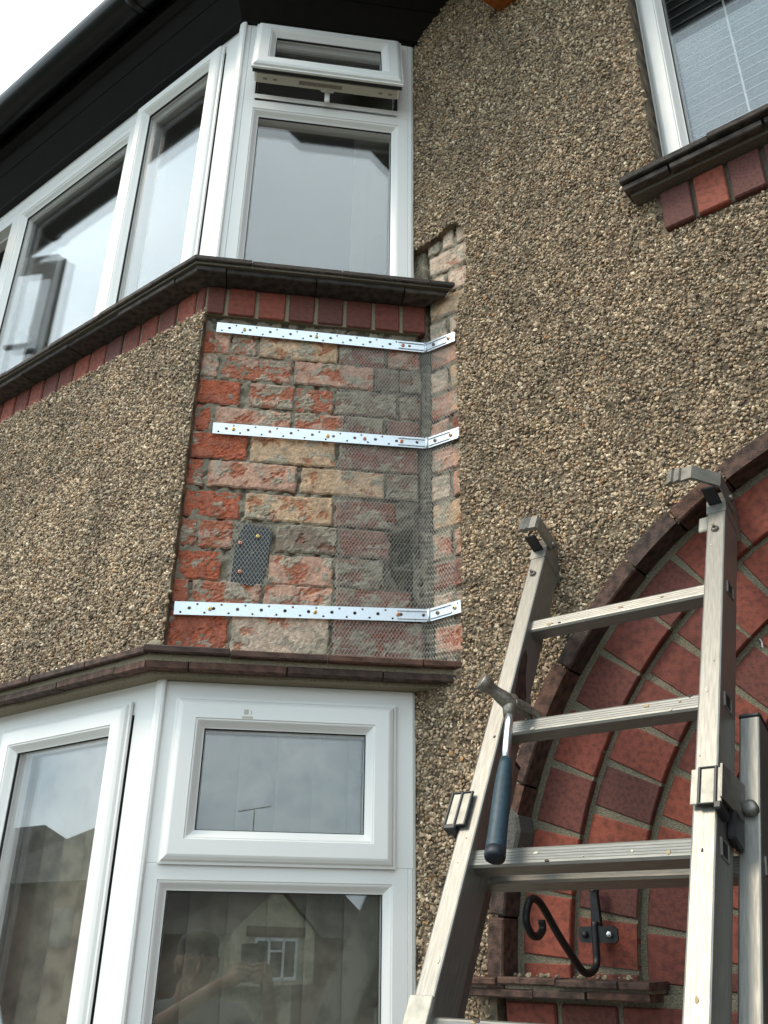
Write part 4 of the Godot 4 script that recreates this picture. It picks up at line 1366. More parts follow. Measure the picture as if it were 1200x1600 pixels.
# ---------------------------------------------------------------- repair metalwork
func straps_and_lath() -> void:
	var specs := [
		[0.5535, 3.0565, 3.0530, 0.0925, 3.0480, [0.4821, 0.295, 0.0657], "topmost galvanised strap, just under the red brick sill, bent round the inner corner"],
		[0.5345, 2.7535, 2.7590, 0.0970, 2.7545, [0.4846, 0.2537, 0.1615, 0.0684], "middle galvanised strap screwed across the bare bricks, bent round the inner corner"],
		[0.5740, 2.2865, 2.3030, 0.0885, 2.3050, [0.4966, 0.2636, 0.0751], "lowest galvanised strap, just above the tile string course, bent round the inner corner"],
	]
	for q in specs:
		var o := group_node(self, "fixing_strap", Transform3D(Basis(), Vector3(0, q[2], 0)))
		tag(o, q[6], "metal strap", "perforated straps across the brick patch")
		var length: float = q[0]
		var rise: float = atan2(q[2] - q[1], length)
		var arm := cant_frame * Transform3D(Basis(Vector3.BACK, rise), Vector3(0, 0, 0.0105))
		var st := mb()
		perforated(st, -length, -0.004, 0.0305)
		var a := obj(o, "long_arm", st, M.galvanised, arm)
		st = mb()
		var wall_arm := Transform3D(Basis(Vector3.BACK, atan2(q[4] - q[2], q[3]) + 0.03), Vector3(0.004, 0, 0.0105))
		perforated(st, 0.004, q[3], 0.0305, true)
		var b := obj(o, "short_arm", st, M.galvanised, wall_arm)
		# pressed ribs and the bend
		for y in [-0.0095, 0.0095]:
			st = mb()
			cbox(st, Vector3(-0.078, y - 0.0014, 0.0010), Vector3(-0.006, y + 0.0014, 0.0030), 0.001)
			obj(a, "rib", st, M.galvanised)
			st = mb()
			cbox(st, Vector3(0.006, y - 0.0014, 0.0010), Vector3(float(q[3]) * 0.72, y + 0.0014, 0.0030), 0.001)
			obj(b, "rib", st, M.galvanised)
		st = mb(0)
		tube(st, [Vector3(0.0055, -0.0152, 0.0118), Vector3(0.0055, 0.0152, 0.0118)], [0.0042], 8)
		obj(o, "bend", st, M.galvanised)
		var n := 0
		for u in q[5]:
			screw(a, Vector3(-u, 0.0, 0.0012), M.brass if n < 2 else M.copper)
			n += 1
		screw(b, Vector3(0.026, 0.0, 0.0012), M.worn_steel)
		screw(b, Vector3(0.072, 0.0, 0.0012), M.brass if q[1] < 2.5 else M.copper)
	# expanded metal lath round the inner corner
	var st := mb()
	lath(st, -0.232, 0.078, 2.186, 3.050, 0.0082, 0.0132, true)
	var l := obj(self, "metal_lath", st, M.galvanised_wire)
	tag(l, "long sheet of expanded metal lath bent round the inner corner behind the straps", "metal mesh")
	# small lath patch over a dark plate
	var pl := group_node(self, "mesh_patch", cant_frame * Transform3D(Basis(Vector3.BACK, -0.0), Vector3(-0.418, 2.430, 0.0)))
	tag(pl, "small lath mesh patch screwed over a dark plate in the bare brickwork", "mesh patch")
	st = mb()
	prism(st, PackedVector2Array([Vector2(-0.040, -0.070), Vector2(0.030, -0.078), Vector2(0.048, 0.055), Vector2(0.040, 0.068), Vector2(-0.020, 0.078), Vector2(-0.036, 0.03)]), -0.05, -0.002)
	obj(pl, "backing_plate", st, M.black_plastic)
	st = mb()
	lath(st, -0.046, 0.046, -0.078, 0.080, 0.0088, 0.0135, false)
	obj(pl, "mesh_sheet", st, M.galvanised_wire)
	for c in [Vector3(0.0136, 0.0437, 0.007), Vector3(-0.0251, 0.0239, 0.007), Vector3(-0.0205, -0.047, 0.007)]:
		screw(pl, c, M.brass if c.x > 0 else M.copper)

func screw(parent: Node, at: Vector3, m: Material) -> void:
	var st := mb(0)
	tube(st, [at, at + Vector3(0, 0, 0.0016), at + Vector3(0, 0, 0.0022)], [0.0046, 0.0046, 0.0036], 12)
	var s := obj(parent, "screw", st, m)
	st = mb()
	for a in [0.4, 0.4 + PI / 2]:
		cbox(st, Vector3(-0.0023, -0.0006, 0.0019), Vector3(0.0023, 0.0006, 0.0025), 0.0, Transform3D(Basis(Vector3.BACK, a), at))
	obj(s, "recess", st, M.hole_shade)  # dark cross painted as the shade in the driver slots

# a band of sheet metal punched with three rows of holes, cut into slices at the holes
func perforated(st: SurfaceTool, x0: float, x1: float, h: float, short := false) -> void:
	var holes := []
	var x := x0
	if short:
		holes = [[x0 + 0.040, 0.0085, 0.0020], [x0 + 0.058, -0.0085, 0.0020], [x1 - 0.008, 0.0085, 0.0020]]
	else:
		while x < x1 - 0.02:
			for q in [[0.0140, -0.0095, 0.0027], [0.0330, 0.0005, 0.0040], [0.0500, 0.0100, 0.0027]]:
				if x + q[0] < x1 - 0.006: holes.append([x + q[0] + rng.randf_range(-0.0004, 0.0004), q[1], q[2]])
			x += 0.0525
	var t := 0.0006
	var edges := [[x0, 0.0, 0.0]] + holes + [[x1, 0.0, 0.0]]
	for k in edges.size() - 1:
		var a = edges[k]
		var b = edges[k + 1]
		var p := PackedVector2Array([Vector2(a[0], -h / 2), Vector2(b[0], -h / 2)])
		if b[2] > 0.0:
			for j in 7:
				var w: float = -PI / 2 - PI * j / 6.0
				p.append(Vector2(b[0] + cos(w) * b[2], b[1] + sin(w) * b[2]))
		p.append(Vector2(b[0], h / 2)); p.append(Vector2(a[0], h / 2))
		if a[2] > 0.0:
			for j in 7:
				var w := PI / 2 - PI * j / 6.0
				p.append(Vector2(a[0] + cos(w) * a[2], a[1] + sin(w) * a[2]))
		prism(st, p, -t, t)

# place on the lath: p runs along the canted side (p < 0), round the corner and along the main wall
func lath_point(p: float, y: float, off: float, bent: bool) -> Vector3:
	if not bent: return Vector3(p, y, off)
	var c := cant_frame * Vector3(minf(p, 0.0), y, off)
	var w := Vector3(maxf(p, 0.0), y, off)
	var r := 0.018
	if p < -r: return c
	if p > r: return w
	var t := (p + r) / (2 * r)
	var a := cant_frame * Vector3(-r, y, off)
	var b := Vector3(r, y, off)
	var m := Vector3(off * 0.41421, y, off)
	return a.lerp(m, t).lerp(m.lerp(b, t), t)

func lath(st: SurfaceTool, p0: float, p1: float, y0: float, y1: float, cw: float, ch: float, bent: bool) -> void:
	var nx := int((p1 - p0) / cw * 2)
	var ny := int((y1 - y0) / ch * 2)
	for i in nx:
		for j in ny + 1:
			if (i + j) % 2: continue
			if bent and (i < 2 or i > nx - 3) and patchy.get_noise_2d(j * 3.7, i * 9.1) > 0.05: continue
			for dj in [-1, 1]:
				if j + dj < 0 or j + dj > ny: continue
				var pts := []
				for e in [[i, j], [i + 1, j + dj]]:
					var p: float = p0 + e[0] * cw / 2
					var y: float = y0 + e[1] * ch / 2
					p += 0.0016 * patchy.get_noise_2d(y * 9, p * 9 + 4.0)
					var off := (0.0050 if bent else 0.0045) + 0.0036 * patchy.get_noise_2d(p * 7, y * 7) + (0.0008 if (e[0] % 2) == 0 else -0.0008)
					pts.append(lath_point(p, y, off, bent))
				var d: Vector3 = (pts[1] - pts[0]).normalized()
				var n := Vector3(0.35, 0, 0.94) if bent else Vector3(0, 0, 1)
				var s := d.cross(n).normalized() * 0.00025
				var u := n * 0.0003
				quad(st, pts[0] - s + u, pts[1] - s + u, pts[1] + s + u, pts[0] + s + u)
				quad(st, pts[0] + s + u, pts[1] + s + u, pts[1] + s - u, pts[0] + s - u)
				quad(st, pts[0] + s - u, pts[1] + s - u, pts[1] - s - u, pts[0] - s - u)
				quad(st, pts[0] - s - u, pts[1] - s - u, pts[1] - s + u, pts[0] - s + u)


func small_things() -> void:
	# wrought iron bracket for a hanging basket
	var b := group_node(self, "basket_bracket", Transform3D(Basis(), Vector3(0.3525, 1.645, 0.0)))
	tag(b, "black wrought iron scroll bracket bolted to the porch brickwork above the tile ledge", "bracket")
	var st := mb()
	prism(st, PackedVector2Array([Vector2(-0.009, 0.0), Vector2(0.009, 0.0), Vector2(0.0075, 0.04), Vector2(0.006, 0.065), Vector2(0.010, 0.085), Vector2(-0.010, 0.085), Vector2(-0.006, 0.065), Vector2(-0.0075, 0.04)]), 0.001, 0.012)
	obj(b, "back_strap", st, M.black_iron)
	st = mb()
	prism(st, PackedVector2Array([Vector2(-0.027, -0.013), Vector2(0.036, -0.013), Vector2(0.041, -0.008), Vector2(0.041, 0.008), Vector2(0.036, 0.013), Vector2(-0.027, 0.013), Vector2(-0.031, 0.009), Vector2(-0.031, -0.009)]), 0.012, 0.017)
	obj(b, "cross_plate", st, M.black_iron)
	for c in [[Vector3(0.0, 0.075, 0.012), true], [Vector3(0.027, 0.0, 0.017), true], [Vector3(-0.019, 0.0, 0.017), false]]:
		st = mb(0)
		tube(st, [c[0], c[0] + Vector3(0, 0, 0.004), c[0] + Vector3(0, 0, 0.006)], [0.0062, 0.0062, 0.004], 6)
		obj(b, "bolt", st, M.steel if c[1] else M.black_iron)
	var path := [Vector3(0, 0.02, 0.016), Vector3(0, -0.02, 0.018), Vector3(0, -0.042, 0.020), Vector3(0, -0.056, 0.036), Vector3(0, -0.059, 0.066), Vector3(0, -0.046, 0.095), Vector3(0, -0.002, 0.157), Vector3(0, 0.038, 0.206)]
	path += [Vector3(0, 0.048, 0.232), Vector3(0, 0.040, 0.252), Vector3(0, 0.016, 0.262), Vector3(0, -0.003, 0.248), Vector3(0, -0.006, 0.226), Vector3(0, 0.004, 0.210), Vector3(0, 0.017, 0.211)]
	st = mb(0)
	tube(st, smooth_pts(path, 5), [0.0062], 10)
	obj(b, "scroll_arm", st, M.black_iron)
	# amber alarm box high on the wall
	var al := group_node(self, "alarm_box", Transform3D(Basis(), Vector3(0.293, 4.169, 0.02)))
	tag(al, "amber plastic alarm box fixed high on the pebbledash under the roof", "alarm box")
	st = mb()
	pillar(st, PackedVector2Array([Vector2(0.0, 0.001), Vector2(-0.026, 0.066), Vector2(0.018, 0.095), Vector2(0.085, 0.095), Vector2(0.130, 0.066), Vector2(0.105, 0.001)]), 0.0, 0.20)
	obj(al, "cover", st, M.amber)
	st = mb()
	cbox(st, Vector3(0.004, 0.006, -0.02), Vector3(0.100, 0.19, 0.0005))
	obj(al, "back_plate", st, M.black_plastic)


# ---------------------------------------------------------------- ladder
const LAD_O := Vector3(0.30789, 2.34473, 0.0800)
var lad: Transform3D

func ladder() -> void:
	lad = Transform3D(Basis(Vector3.RIGHT, Vector3(0, 0.8805, -0.4740).normalized(), Vector3(0, 0.4740, 0.8805).normalized()), LAD_O)
	var l := group_node(self, "extension_ladder", lad)
	tag(l, "worn aluminium extension ladder leaning on the wall in front of the porch arch", "ladder")
	# the ladder's ends on the ground
	var foot := -2.62
	for sec in 2:
		var zf := 0.0 if sec == 0 else -0.068
		var top := 0.0 if sec == 0 else -0.430
		var bot := -2.30 if sec == 0 else foot
		for side in 2:
			var x0: float = [[0.0, 0.366], [-0.033, 0.402]][sec][side]
			var w := 0.0335 if sec == 0 else 0.030
			var st := mb()
			stile(st, x0, w, bot, top, zf, 0.063)
			obj(l, "stile", st, M.aluminium if sec == 0 else M.aluminium)
		var k := 0
		var s := -0.191 if sec == 0 else -0.664
		while s > bot + 0.1:
			var st := mb()
			rung(st, 0.030 if sec == 0 else 0.0, 0.370 if sec == 0 else 0.402, s, zf - 0.011 if sec == 0 else zf - 0.008)
			obj(l, "rung", st, M.aluminium_rung)
			# the rung's swaged end shows on the outside of the right stile
			var ox := 0.3995 if sec == 0 else 0.432
			st = mb()
			for e in 4:
				var a := Transform3D(Basis(Vector3.RIGHT, PI / 2 * e + 0.15), Vector3(ox, s + 0.003, zf - 0.028))
				cbox(st, Vector3(-0.001, -0.0135, 0.0105), Vector3(0.0022, 0.0135, 0.0135), 0.001, a)
			var re := obj(l, "rung_end", st, M.aluminium)
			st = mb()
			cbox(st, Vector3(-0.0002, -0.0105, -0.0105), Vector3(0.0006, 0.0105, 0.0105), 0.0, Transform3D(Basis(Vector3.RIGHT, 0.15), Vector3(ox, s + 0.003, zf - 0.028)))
			obj(re, "hollow", st, M.hole_shade)  # dark plate painted as the shade inside the rung end
			s -= 0.2435
			k += 1
	# end blocks and top hooks
	for side in 2:
		var x0 := 0.0 if side == 0 else 0.366
		var st := mb()
		var tr := Transform3D(Basis(Vector3(0, 0, 1), Vector3(0, 1, 0), Vector3(-1, 0, 0)), Vector3(x0 + 0.0345, 0, 0))
		prism(st, PackedVector2Array([Vector2(0.001, -0.004), Vector2(0.003, 0.030), Vector2(-0.006, 0.062), Vector2(-0.022, 0.078), Vector2(-0.040, 0.078), Vector2(-0.066, 0.055), Vector2(-0.074, 0.020), Vector2(-0.070, -0.012), Vector2(-0.03, -0.006)]), 0.0, 0.0355, tr)
		obj(l, "end_block", st, M.aluminium_dull)
		st = mb()
		var plan: PackedVector2Array
		if side == 0: plan = PackedVector2Array([Vector2(-0.006, 0.058), Vector2(0.006, 0.062), Vector2(0.010, 0.059), Vector2(0.016, 0.062), Vector2(0.020, 0.059), Vector2(0.034, 0.058), Vector2(0.038, 0.052), Vector2(0.039, -0.01), Vector2(0.0355, -0.01), Vector2(0.034, 0.050), Vector2(-0.006, 0.053)])
		else: plan = PackedVector2Array([Vector2(0.316, 0.072), Vector2(0.326, 0.076), Vector2(0.329, 0.072), Vector2(0.340, 0.075), Vector2(0.343, 0.071), Vector2(0.362, 0.072), Vector2(0.403, 0.036), Vector2(0.404, -0.03), Vector2(0.4005, -0.03), Vector2(0.3995, 0.033), Vector2(0.360, 0.067), Vector2(0.316, 0.067)])
		pillar(st, plan, 0.024 if side == 0 else 0.022, 0.060)
		obj(l, "hook", st, M.aluminium_dull)
		st = mb()
		cbox(st, Vector3(x0 + 0.004, 0.016, 0.002), Vector3(x0 + 0.028, 0.020, 0.044), 0.002)
		obj(l, "rubber_pad", st, M.black_plastic)
		st = mb(0)
		tube(st, [Vector3(x0 + 0.030, 0.045, -0.012), Vector3(x0 + 0.043, 0.045, -0.012)], [0.008, 0.007], 6)
		obj(l, "nut", st, M.worn_steel)
		st = mb(0)
		tube(st, [Vector3(x0 + 0.016, -0.052, -0.002), Vector3(x0 + 0.016, -0.052, 0.003), Vector3(x0 + 0.016, -0.052, 0.0055)], [0.0078, 0.0068, 0.004], 10)
		tube(st, [Vector3(x0 + 0.016, -0.052, 0.004), Vector3(x0 + 0.016, -0.052, 0.011)], [0.003], 6)
		obj(l, "bolt", st, M.worn_steel)
		# cap on the lower section
		st = mb()
		var rx := -0.033 if side == 0 else 0.402
		cbox(st, Vector3(rx - 0.001, -0.4295, -0.132), Vector3(rx + 0.031, -0.420, -0.067), 0.003)
		obj(l, "end_cap", st, M.black_plastic)
	var st := mb()
	cbox(st, Vector3(0.345, -0.030, -0.02), Vector3(0.3655, 0.010, -0.014), 0.002)
	obj(l, "keeper_plate", st, M.aluminium_pale)
	# guides that join the sections
	var g := obj(l, "guide", guide_plate(Rect2(-0.024, -0.632, 0.040, 0.058), [-0.024, -0.006, 0.012], 0.004), M.aluminium_pale)
	obj(g, "guide_edging", guide_edges(Rect2(-0.024, -0.632, 0.040, 0.058), [-0.024, -0.006, 0.0125], 0.004), M.black_plastic)
	st = mb()
	cbox(st, Vector3(-0.024, -0.632, -0.075), Vector3(-0.021, -0.574, 0.004), 0.001)
	obj(g, "side_plate", st, M.aluminium_dull)
	st = mb()
	cbox(st, Vector3(-0.022, -0.640, -0.01), Vector3(0.0, -0.630, 0.010), 0.002)
	obj(g, "rubber_pad", st, M.black_plastic)
	g = obj(l, "guide", guide_plate(Rect2(0.366, -0.630, 0.042, 0.056), [0.374, 0.400], 0.006), M.aluminium_pale)
	obj(g, "guide_edging", guide_edges(Rect2(0.366, -0.630, 0.042, 0.056), [0.376, 0.398], 0.006), M.black_plastic)
	st = mb()
	prism(st, PackedVector2Array([Vector2(0.016, -0.626), Vector2(0.016, -0.574), Vector2(-0.080, -0.545), Vector2(-0.080, -0.605)]), 0.0, 0.003, Transform3D(Basis(Vector3(0, 0, 1), Vector3(0, 1, 0), Vector3(-1, 0, 0)), Vector3(0.411, 0, 0)))
	obj(g, "side_plate", st, M.aluminium_dull)
	st = mb()
	cbox(st, Vector3(0.398, -0.640, -0.02), Vector3(0.409, -0.628, 0.012), 0.002)
	cbox(st, Vector3(0.400, -0.655, -0.066), Vector3(0.412, -0.610, -0.030), 0.003)
	obj(g, "rubber_pad", st, M.black_plastic)
	st = mb(0)
	tube(st, [Vector3(0.420, -0.590, -0.070), Vector3(0.420, -0.590, -0.058), Vector3(0.420, -0.590, -0.055)], [0.011, 0.011, 0.006], 10)
	obj(g, "bolt", st, M.aluminium_dull)
	# pale sleeve lower on the left stile
	st = mb()
	cbox(st, Vector3(-0.004, -1.12, -0.004), Vector3(0.0335, -0.888, 0.0035), 0.001)
	obj(l, "wear_plate", st, M.aluminium_pale)
	# splashes of paint and plaster on the rungs and rails
	var spl := RandomNumberGenerator.new()
	spl.seed = 77
	for i in 30:
		var on_rail := i % 3 == 0
		var c2 := Vector2(spl.randf_range(0.004, 0.029) + (0.366 if spl.randf() < 0.5 else 0.0), spl.randf_range(-1.0, -0.06)) if on_rail else Vector2(spl.randf_range(0.05, 0.35), -0.191 - 0.2435 * (i % 4) + spl.randf_range(-0.011, 0.011))
		var poly := PackedVector2Array()
		var rad := spl.randf_range(0.0009, 0.0032)
		var long2 := spl.randf_range(0.8, 2.6)
		for n in 8:
			var an := TAU * n / 8.0
			var rr := rad * spl.randf_range(0.65, 1.2)
			poly.append(c2 + (Vector2(cos(an) * rr, sin(an) * rr * long2) if on_rail else Vector2(cos(an) * rr * long2, sin(an) * rr)))
		var zz := 0.0002 if on_rail else -0.0108
		st = mb()
		prism(st, poly, zz - 0.001, zz + 0.0005)
		obj(l, "paint_splash", st, [M.splash_cream, M.splash_tan, M.stain][[0, 1, 0, 1, 2][i % 5]])
	# spilt dark paint on the inside of the left stile
	st = mb()
	prism(st, PackedVector2Array([Vector2(-0.004, -0.285), Vector2(-0.012, -0.252), Vector2(-0.022, -0.262), Vector2(-0.030, -0.300), Vector2(-0.046, -0.335), Vector2(-0.050, -0.362), Vector2(-0.034, -0.350), Vector2(-0.026, -0.362), Vector2(-0.010, -0.352)]), 0.0, 0.0012, Transform3D(Basis(Vector3(0, 0, 1), Vector3(0, 1, 0), Vector3(-1, 0, 0)), Vector3(0.0345, 0, 0)))
	obj(l, "paint_stain", st, M.stain)

func guide_plate(r: Rect2, _bars: Array, z: float) -> SurfaceTool:
	var st := mb()
	cbox(st, Vector3(r.position.x, r.position.y, z), Vector3(r.end.x, r.end.y, z + 0.003), 0.001)
	return st

func guide_edges(r: Rect2, bars: Array, z: float) -> SurfaceTool:
	var st := mb()
	for x in bars:
		cbox(st, Vector3(x, r.position.y - 0.001, z + 0.001), Vector3(x + 0.0042, r.end.y + 0.001, z + 0.0055), 0.001)
	for y in [r.position.y - 0.002, r.end.y - 0.001]:
		cbox(st, Vector3(bars[0], y, z + 0.0008), Vector3(bars[-1] + 0.0042, y + 0.003, z + 0.0052), 0.001)
	return st

# hollow stile with a rounded front
func stile(st: SurfaceTool, x0: float, w: float, y0: float, y1: float, z: float, deep: float) -> void:
	var c := 0.003
	var p := PackedVector2Array([Vector2(x0 + c, z), Vector2(x0 + w - c, z), Vector2(x0 + w - c * 0.3, z - c * 0.3), Vector2(x0 + w, z - c), Vector2(x0 + w, z - deep + c), Vector2(x0 + w - c, z - deep), Vector2(x0 + c, z - deep), Vector2(x0, z - deep + c), Vector2(x0, z - c), Vector2(x0 + c * 0.3, z - c * 0.3)])
	pillar(st, p, y0, y1)

# rung with a ribbed tread
func rung(st: SurfaceTool, x0: float, x1: float, s: float, z: float) -> void:
	var p := PackedVector2Array()
	var h := 0.0150
	for q in [[-h + 0.003, -0.0008], [-h + 0.006, 0.0], [-h + 0.008, -0.0008], [-h + 0.0105, 0.0], [-h + 0.0125, -0.0008], [-h + 0.015, 0.0], [-h + 0.017, -0.0008], [-h + 0.0195, 0.0], [-h + 0.0215, -0.0008], [-h + 0.024, 0.0], [h - 0.003, -0.0008], [h, -0.004], [h, -0.026], [h - 0.004, -0.030], [-h + 0.004, -0.030], [-h, -0.026], [-h, -0.004]]:
		p.append(Vector2(q[1], q[0]))
	# profile in (z, y), run along x
	prism(st, p, x0, x1, Transform3D(Basis(Vector3(0, 0, 1), Vector3(0, 1, 0), Vector3(1, 0, 0)), Vector3(0, s, z)))


func hammer() -> void:
	# hangs by its claw from the second rung
	var h := group_node(self, "claw_hammer", lad)
	tag(h, "claw hammer with a blue rubber grip hanging from a rung at the ladder's left", "hammer")
	var st := mb(0)
	var a := Vector3(0.060, -0.428, 0.026)
	var b := Vector3(0.0745, -0.532, 0.0245)
	var c := Vector3(0.0965, -0.703, 0.0270)
	tube(st, [a, a.lerp(b, 0.3), b], [0.0080, 0.0072, 0.0068], 14)
	obj(h, "shaft", st, M.chrome)
	st = mb(0)
	var g := []
	var r := []
	for k in 15:
		var t := k / 14.0
		g.append(b.lerp(c, t))
		r.append([0.0092, 0.0105, 0.0115, 0.0124, 0.0130, 0.0134, 0.0137, 0.0139, 0.0140, 0.0140, 0.0141, 0.0143, 0.0146, 0.0150, 0.0151][k])
	tube(st, g, r, 20)
	var grip := obj(h, "grip", st, M.grip_blue)
	st = mb(0)
	tube(st, [b.lerp(c, 0.94), b.lerp(c, 1.0), b.lerp(c, 1.025), b.lerp(c, 1.035)], [0.0153, 0.0156, 0.0146, 0.0110], 20)
	obj(grip, "butt", st, M.grip_dark)
	# head: cheek block, neck, poll and two claws that hook over the rung
	st = mb(0)
	var face := Vector3(0.0285, -0.4075, 0.0785)
	var eye := Vector3(0.0590, -0.4180, 0.0260)
	var ax := (face - eye).normalized()
	tube(st, [face + ax * 0.0025, face + ax * 0.0018, face, face - ax * 0.010, face - ax * 0.0135, face - ax * 0.018, face - ax * 0.030, face - ax * 0.042, eye, eye - ax * 0.010], [0.0115, 0.0140, 0.0152, 0.0152, 0.0140, 0.0108, 0.0104, 0.0125, 0.0145, 0.0120], 22)
	tube(st, [eye + Vector3(-0.001, 0.013, 0), eye + Vector3(0, 0.004, 0), eye + Vector3(0, -0.008, 0), a + Vector3(0.001, -0.016, 0)], [0.0115, 0.0145, 0.0125, 0.0092], 18)
	var head := obj(h, "head", st, M.worn_steel)
	for s in [-1.0, 1.0]:
		st = mb(0)
		var sd: Vector3 = Vector3(0.0052, 0, 0.0) * s
		tube(st, smooth_pts([eye + sd * 0.8, eye + Vector3(0.008, 0.005, -0.016) + sd, eye + Vector3(0.018, 0.006, -0.036) + sd * 1.4, eye + Vector3(0.028, -0.004, -0.058) + sd * 1.9], 4), [0.0115, 0.0112, 0.0105, 0.0098, 0.009, 0.0082, 0.0075, 0.0068, 0.006, 0.0054, 0.0046, 0.0038, 0.003], 10)
		obj(head, "claw", st, M.worn_steel)


# ---------------------------------------------------------------- the photographer, seen mirrored in the lower pane
# surface nets over tapered capsules: bones are [from, to, radius, radius, colour]
func nets(st: SurfaceTool, bones: Array, cell: float, blend: float) -> void:
	var val := {}
	var tone := {}
	var cells := {}
	for b in bones:
		var a: Vector3 = b[0]
		var e: Vector3 = b[1]
		var r: float = maxf(b[2], b[3]) + cell * 2.5
		var lo := Vector3i(((a.min(e) - Vector3.ONE * r) / cell).floor())
		var hi := Vector3i(((a.max(e) + Vector3.ONE * r) / cell).ceil())
		var ab := e - a
		var l2 := maxf(ab.length_squared(), 1e-9)
		for x in range(lo.x, hi.x + 1):
			for y in range(lo.y, hi.y + 1):
				for z in range(lo.z, hi.z + 1):
					var q := Vector3(x, y, z) * cell
					var t := clampf((q - a).dot(ab) / l2, 0.0, 1.0)
					var d := q.distance_to(a + ab * t) - lerpf(b[2], b[3], t)
					if d > cell * 2.5: continue
					var k := Vector3i(x, y, z)
					if val.has(k):
						var o: float = val[k]
						var h := maxf(blend - absf(o - d), 0.0) / blend
						if d < o: tone[k] = b[4]
						val[k] = minf(o, d) - h * h * blend * 0.25
					else:
						val[k] = d
						tone[k] = b[4]
	var index := {}
	var pts := []
	var cols := []
	var far := cell * 2.5
	for k0 in val:
		for off in [Vector3i.ZERO, Vector3i(-1, 0, 0), Vector3i(0, -1, 0), Vector3i(0, 0, -1), Vector3i(-1, -1, 0), Vector3i(-1, 0, -1), Vector3i(0, -1, -1), Vector3i(-1, -1, -1)]:
			var k: Vector3i = k0 + off
			if cells.has(k): continue
			cells[k] = true
			var c := []
			var inside := 0
			for n in 8:
				var v: float = val.get(k + Vector3i(n & 1, (n >> 1) & 1, n >> 2), far)
				c.append(v)
				if v < 0.0: inside += 1
			if inside == 0 or inside == 8: continue
			var sum := Vector3.ZERO
			var m := 0
			for n in 8:
				for bit in [1, 2, 4]:
					if n & bit: continue
					var a: float = c[n]
					var b: float = c[n | bit]
					if (a < 0.0) == (b < 0.0): continue
					var p := Vector3(n & 1, (n >> 1) & 1, n >> 2)
					var q := Vector3((n | bit) & 1, ((n | bit) >> 1) & 1, (n | bit) >> 2)
					sum += p.lerp(q, a / (a - b))
					m += 1
			index[k] = pts.size()
			pts.append((Vector3(k) + sum / m) * cell)
			cols.append(tone.get(k, tone.get(k0, Color.WHITE)))
	for k in val:
		var v: float = val[k]
		for ax in 3:
			var step := Vector3i(int(ax == 0), int(ax == 1), int(ax == 2))
			var w: float = val.get(k + step, far)
			if (v < 0.0) == (w < 0.0): continue
			var u1 := Vector3i(int(ax == 1), int(ax == 2), int(ax == 0))
			var u2 := Vector3i(int(ax == 2), int(ax == 0), int(ax == 1))
			var q := [k, k - u1, k - u1 - u2, k - u2]
			if v >= 0.0: q.reverse()
			var ok := true
			for n in q:
				if not index.has(n): ok = false
			if not ok: continue
			for n in [0, 2, 1, 0, 3, 2]:
				st.set_color(cols[index[q[n]]])
				st.add_vertex(pts[index[q[n]]])

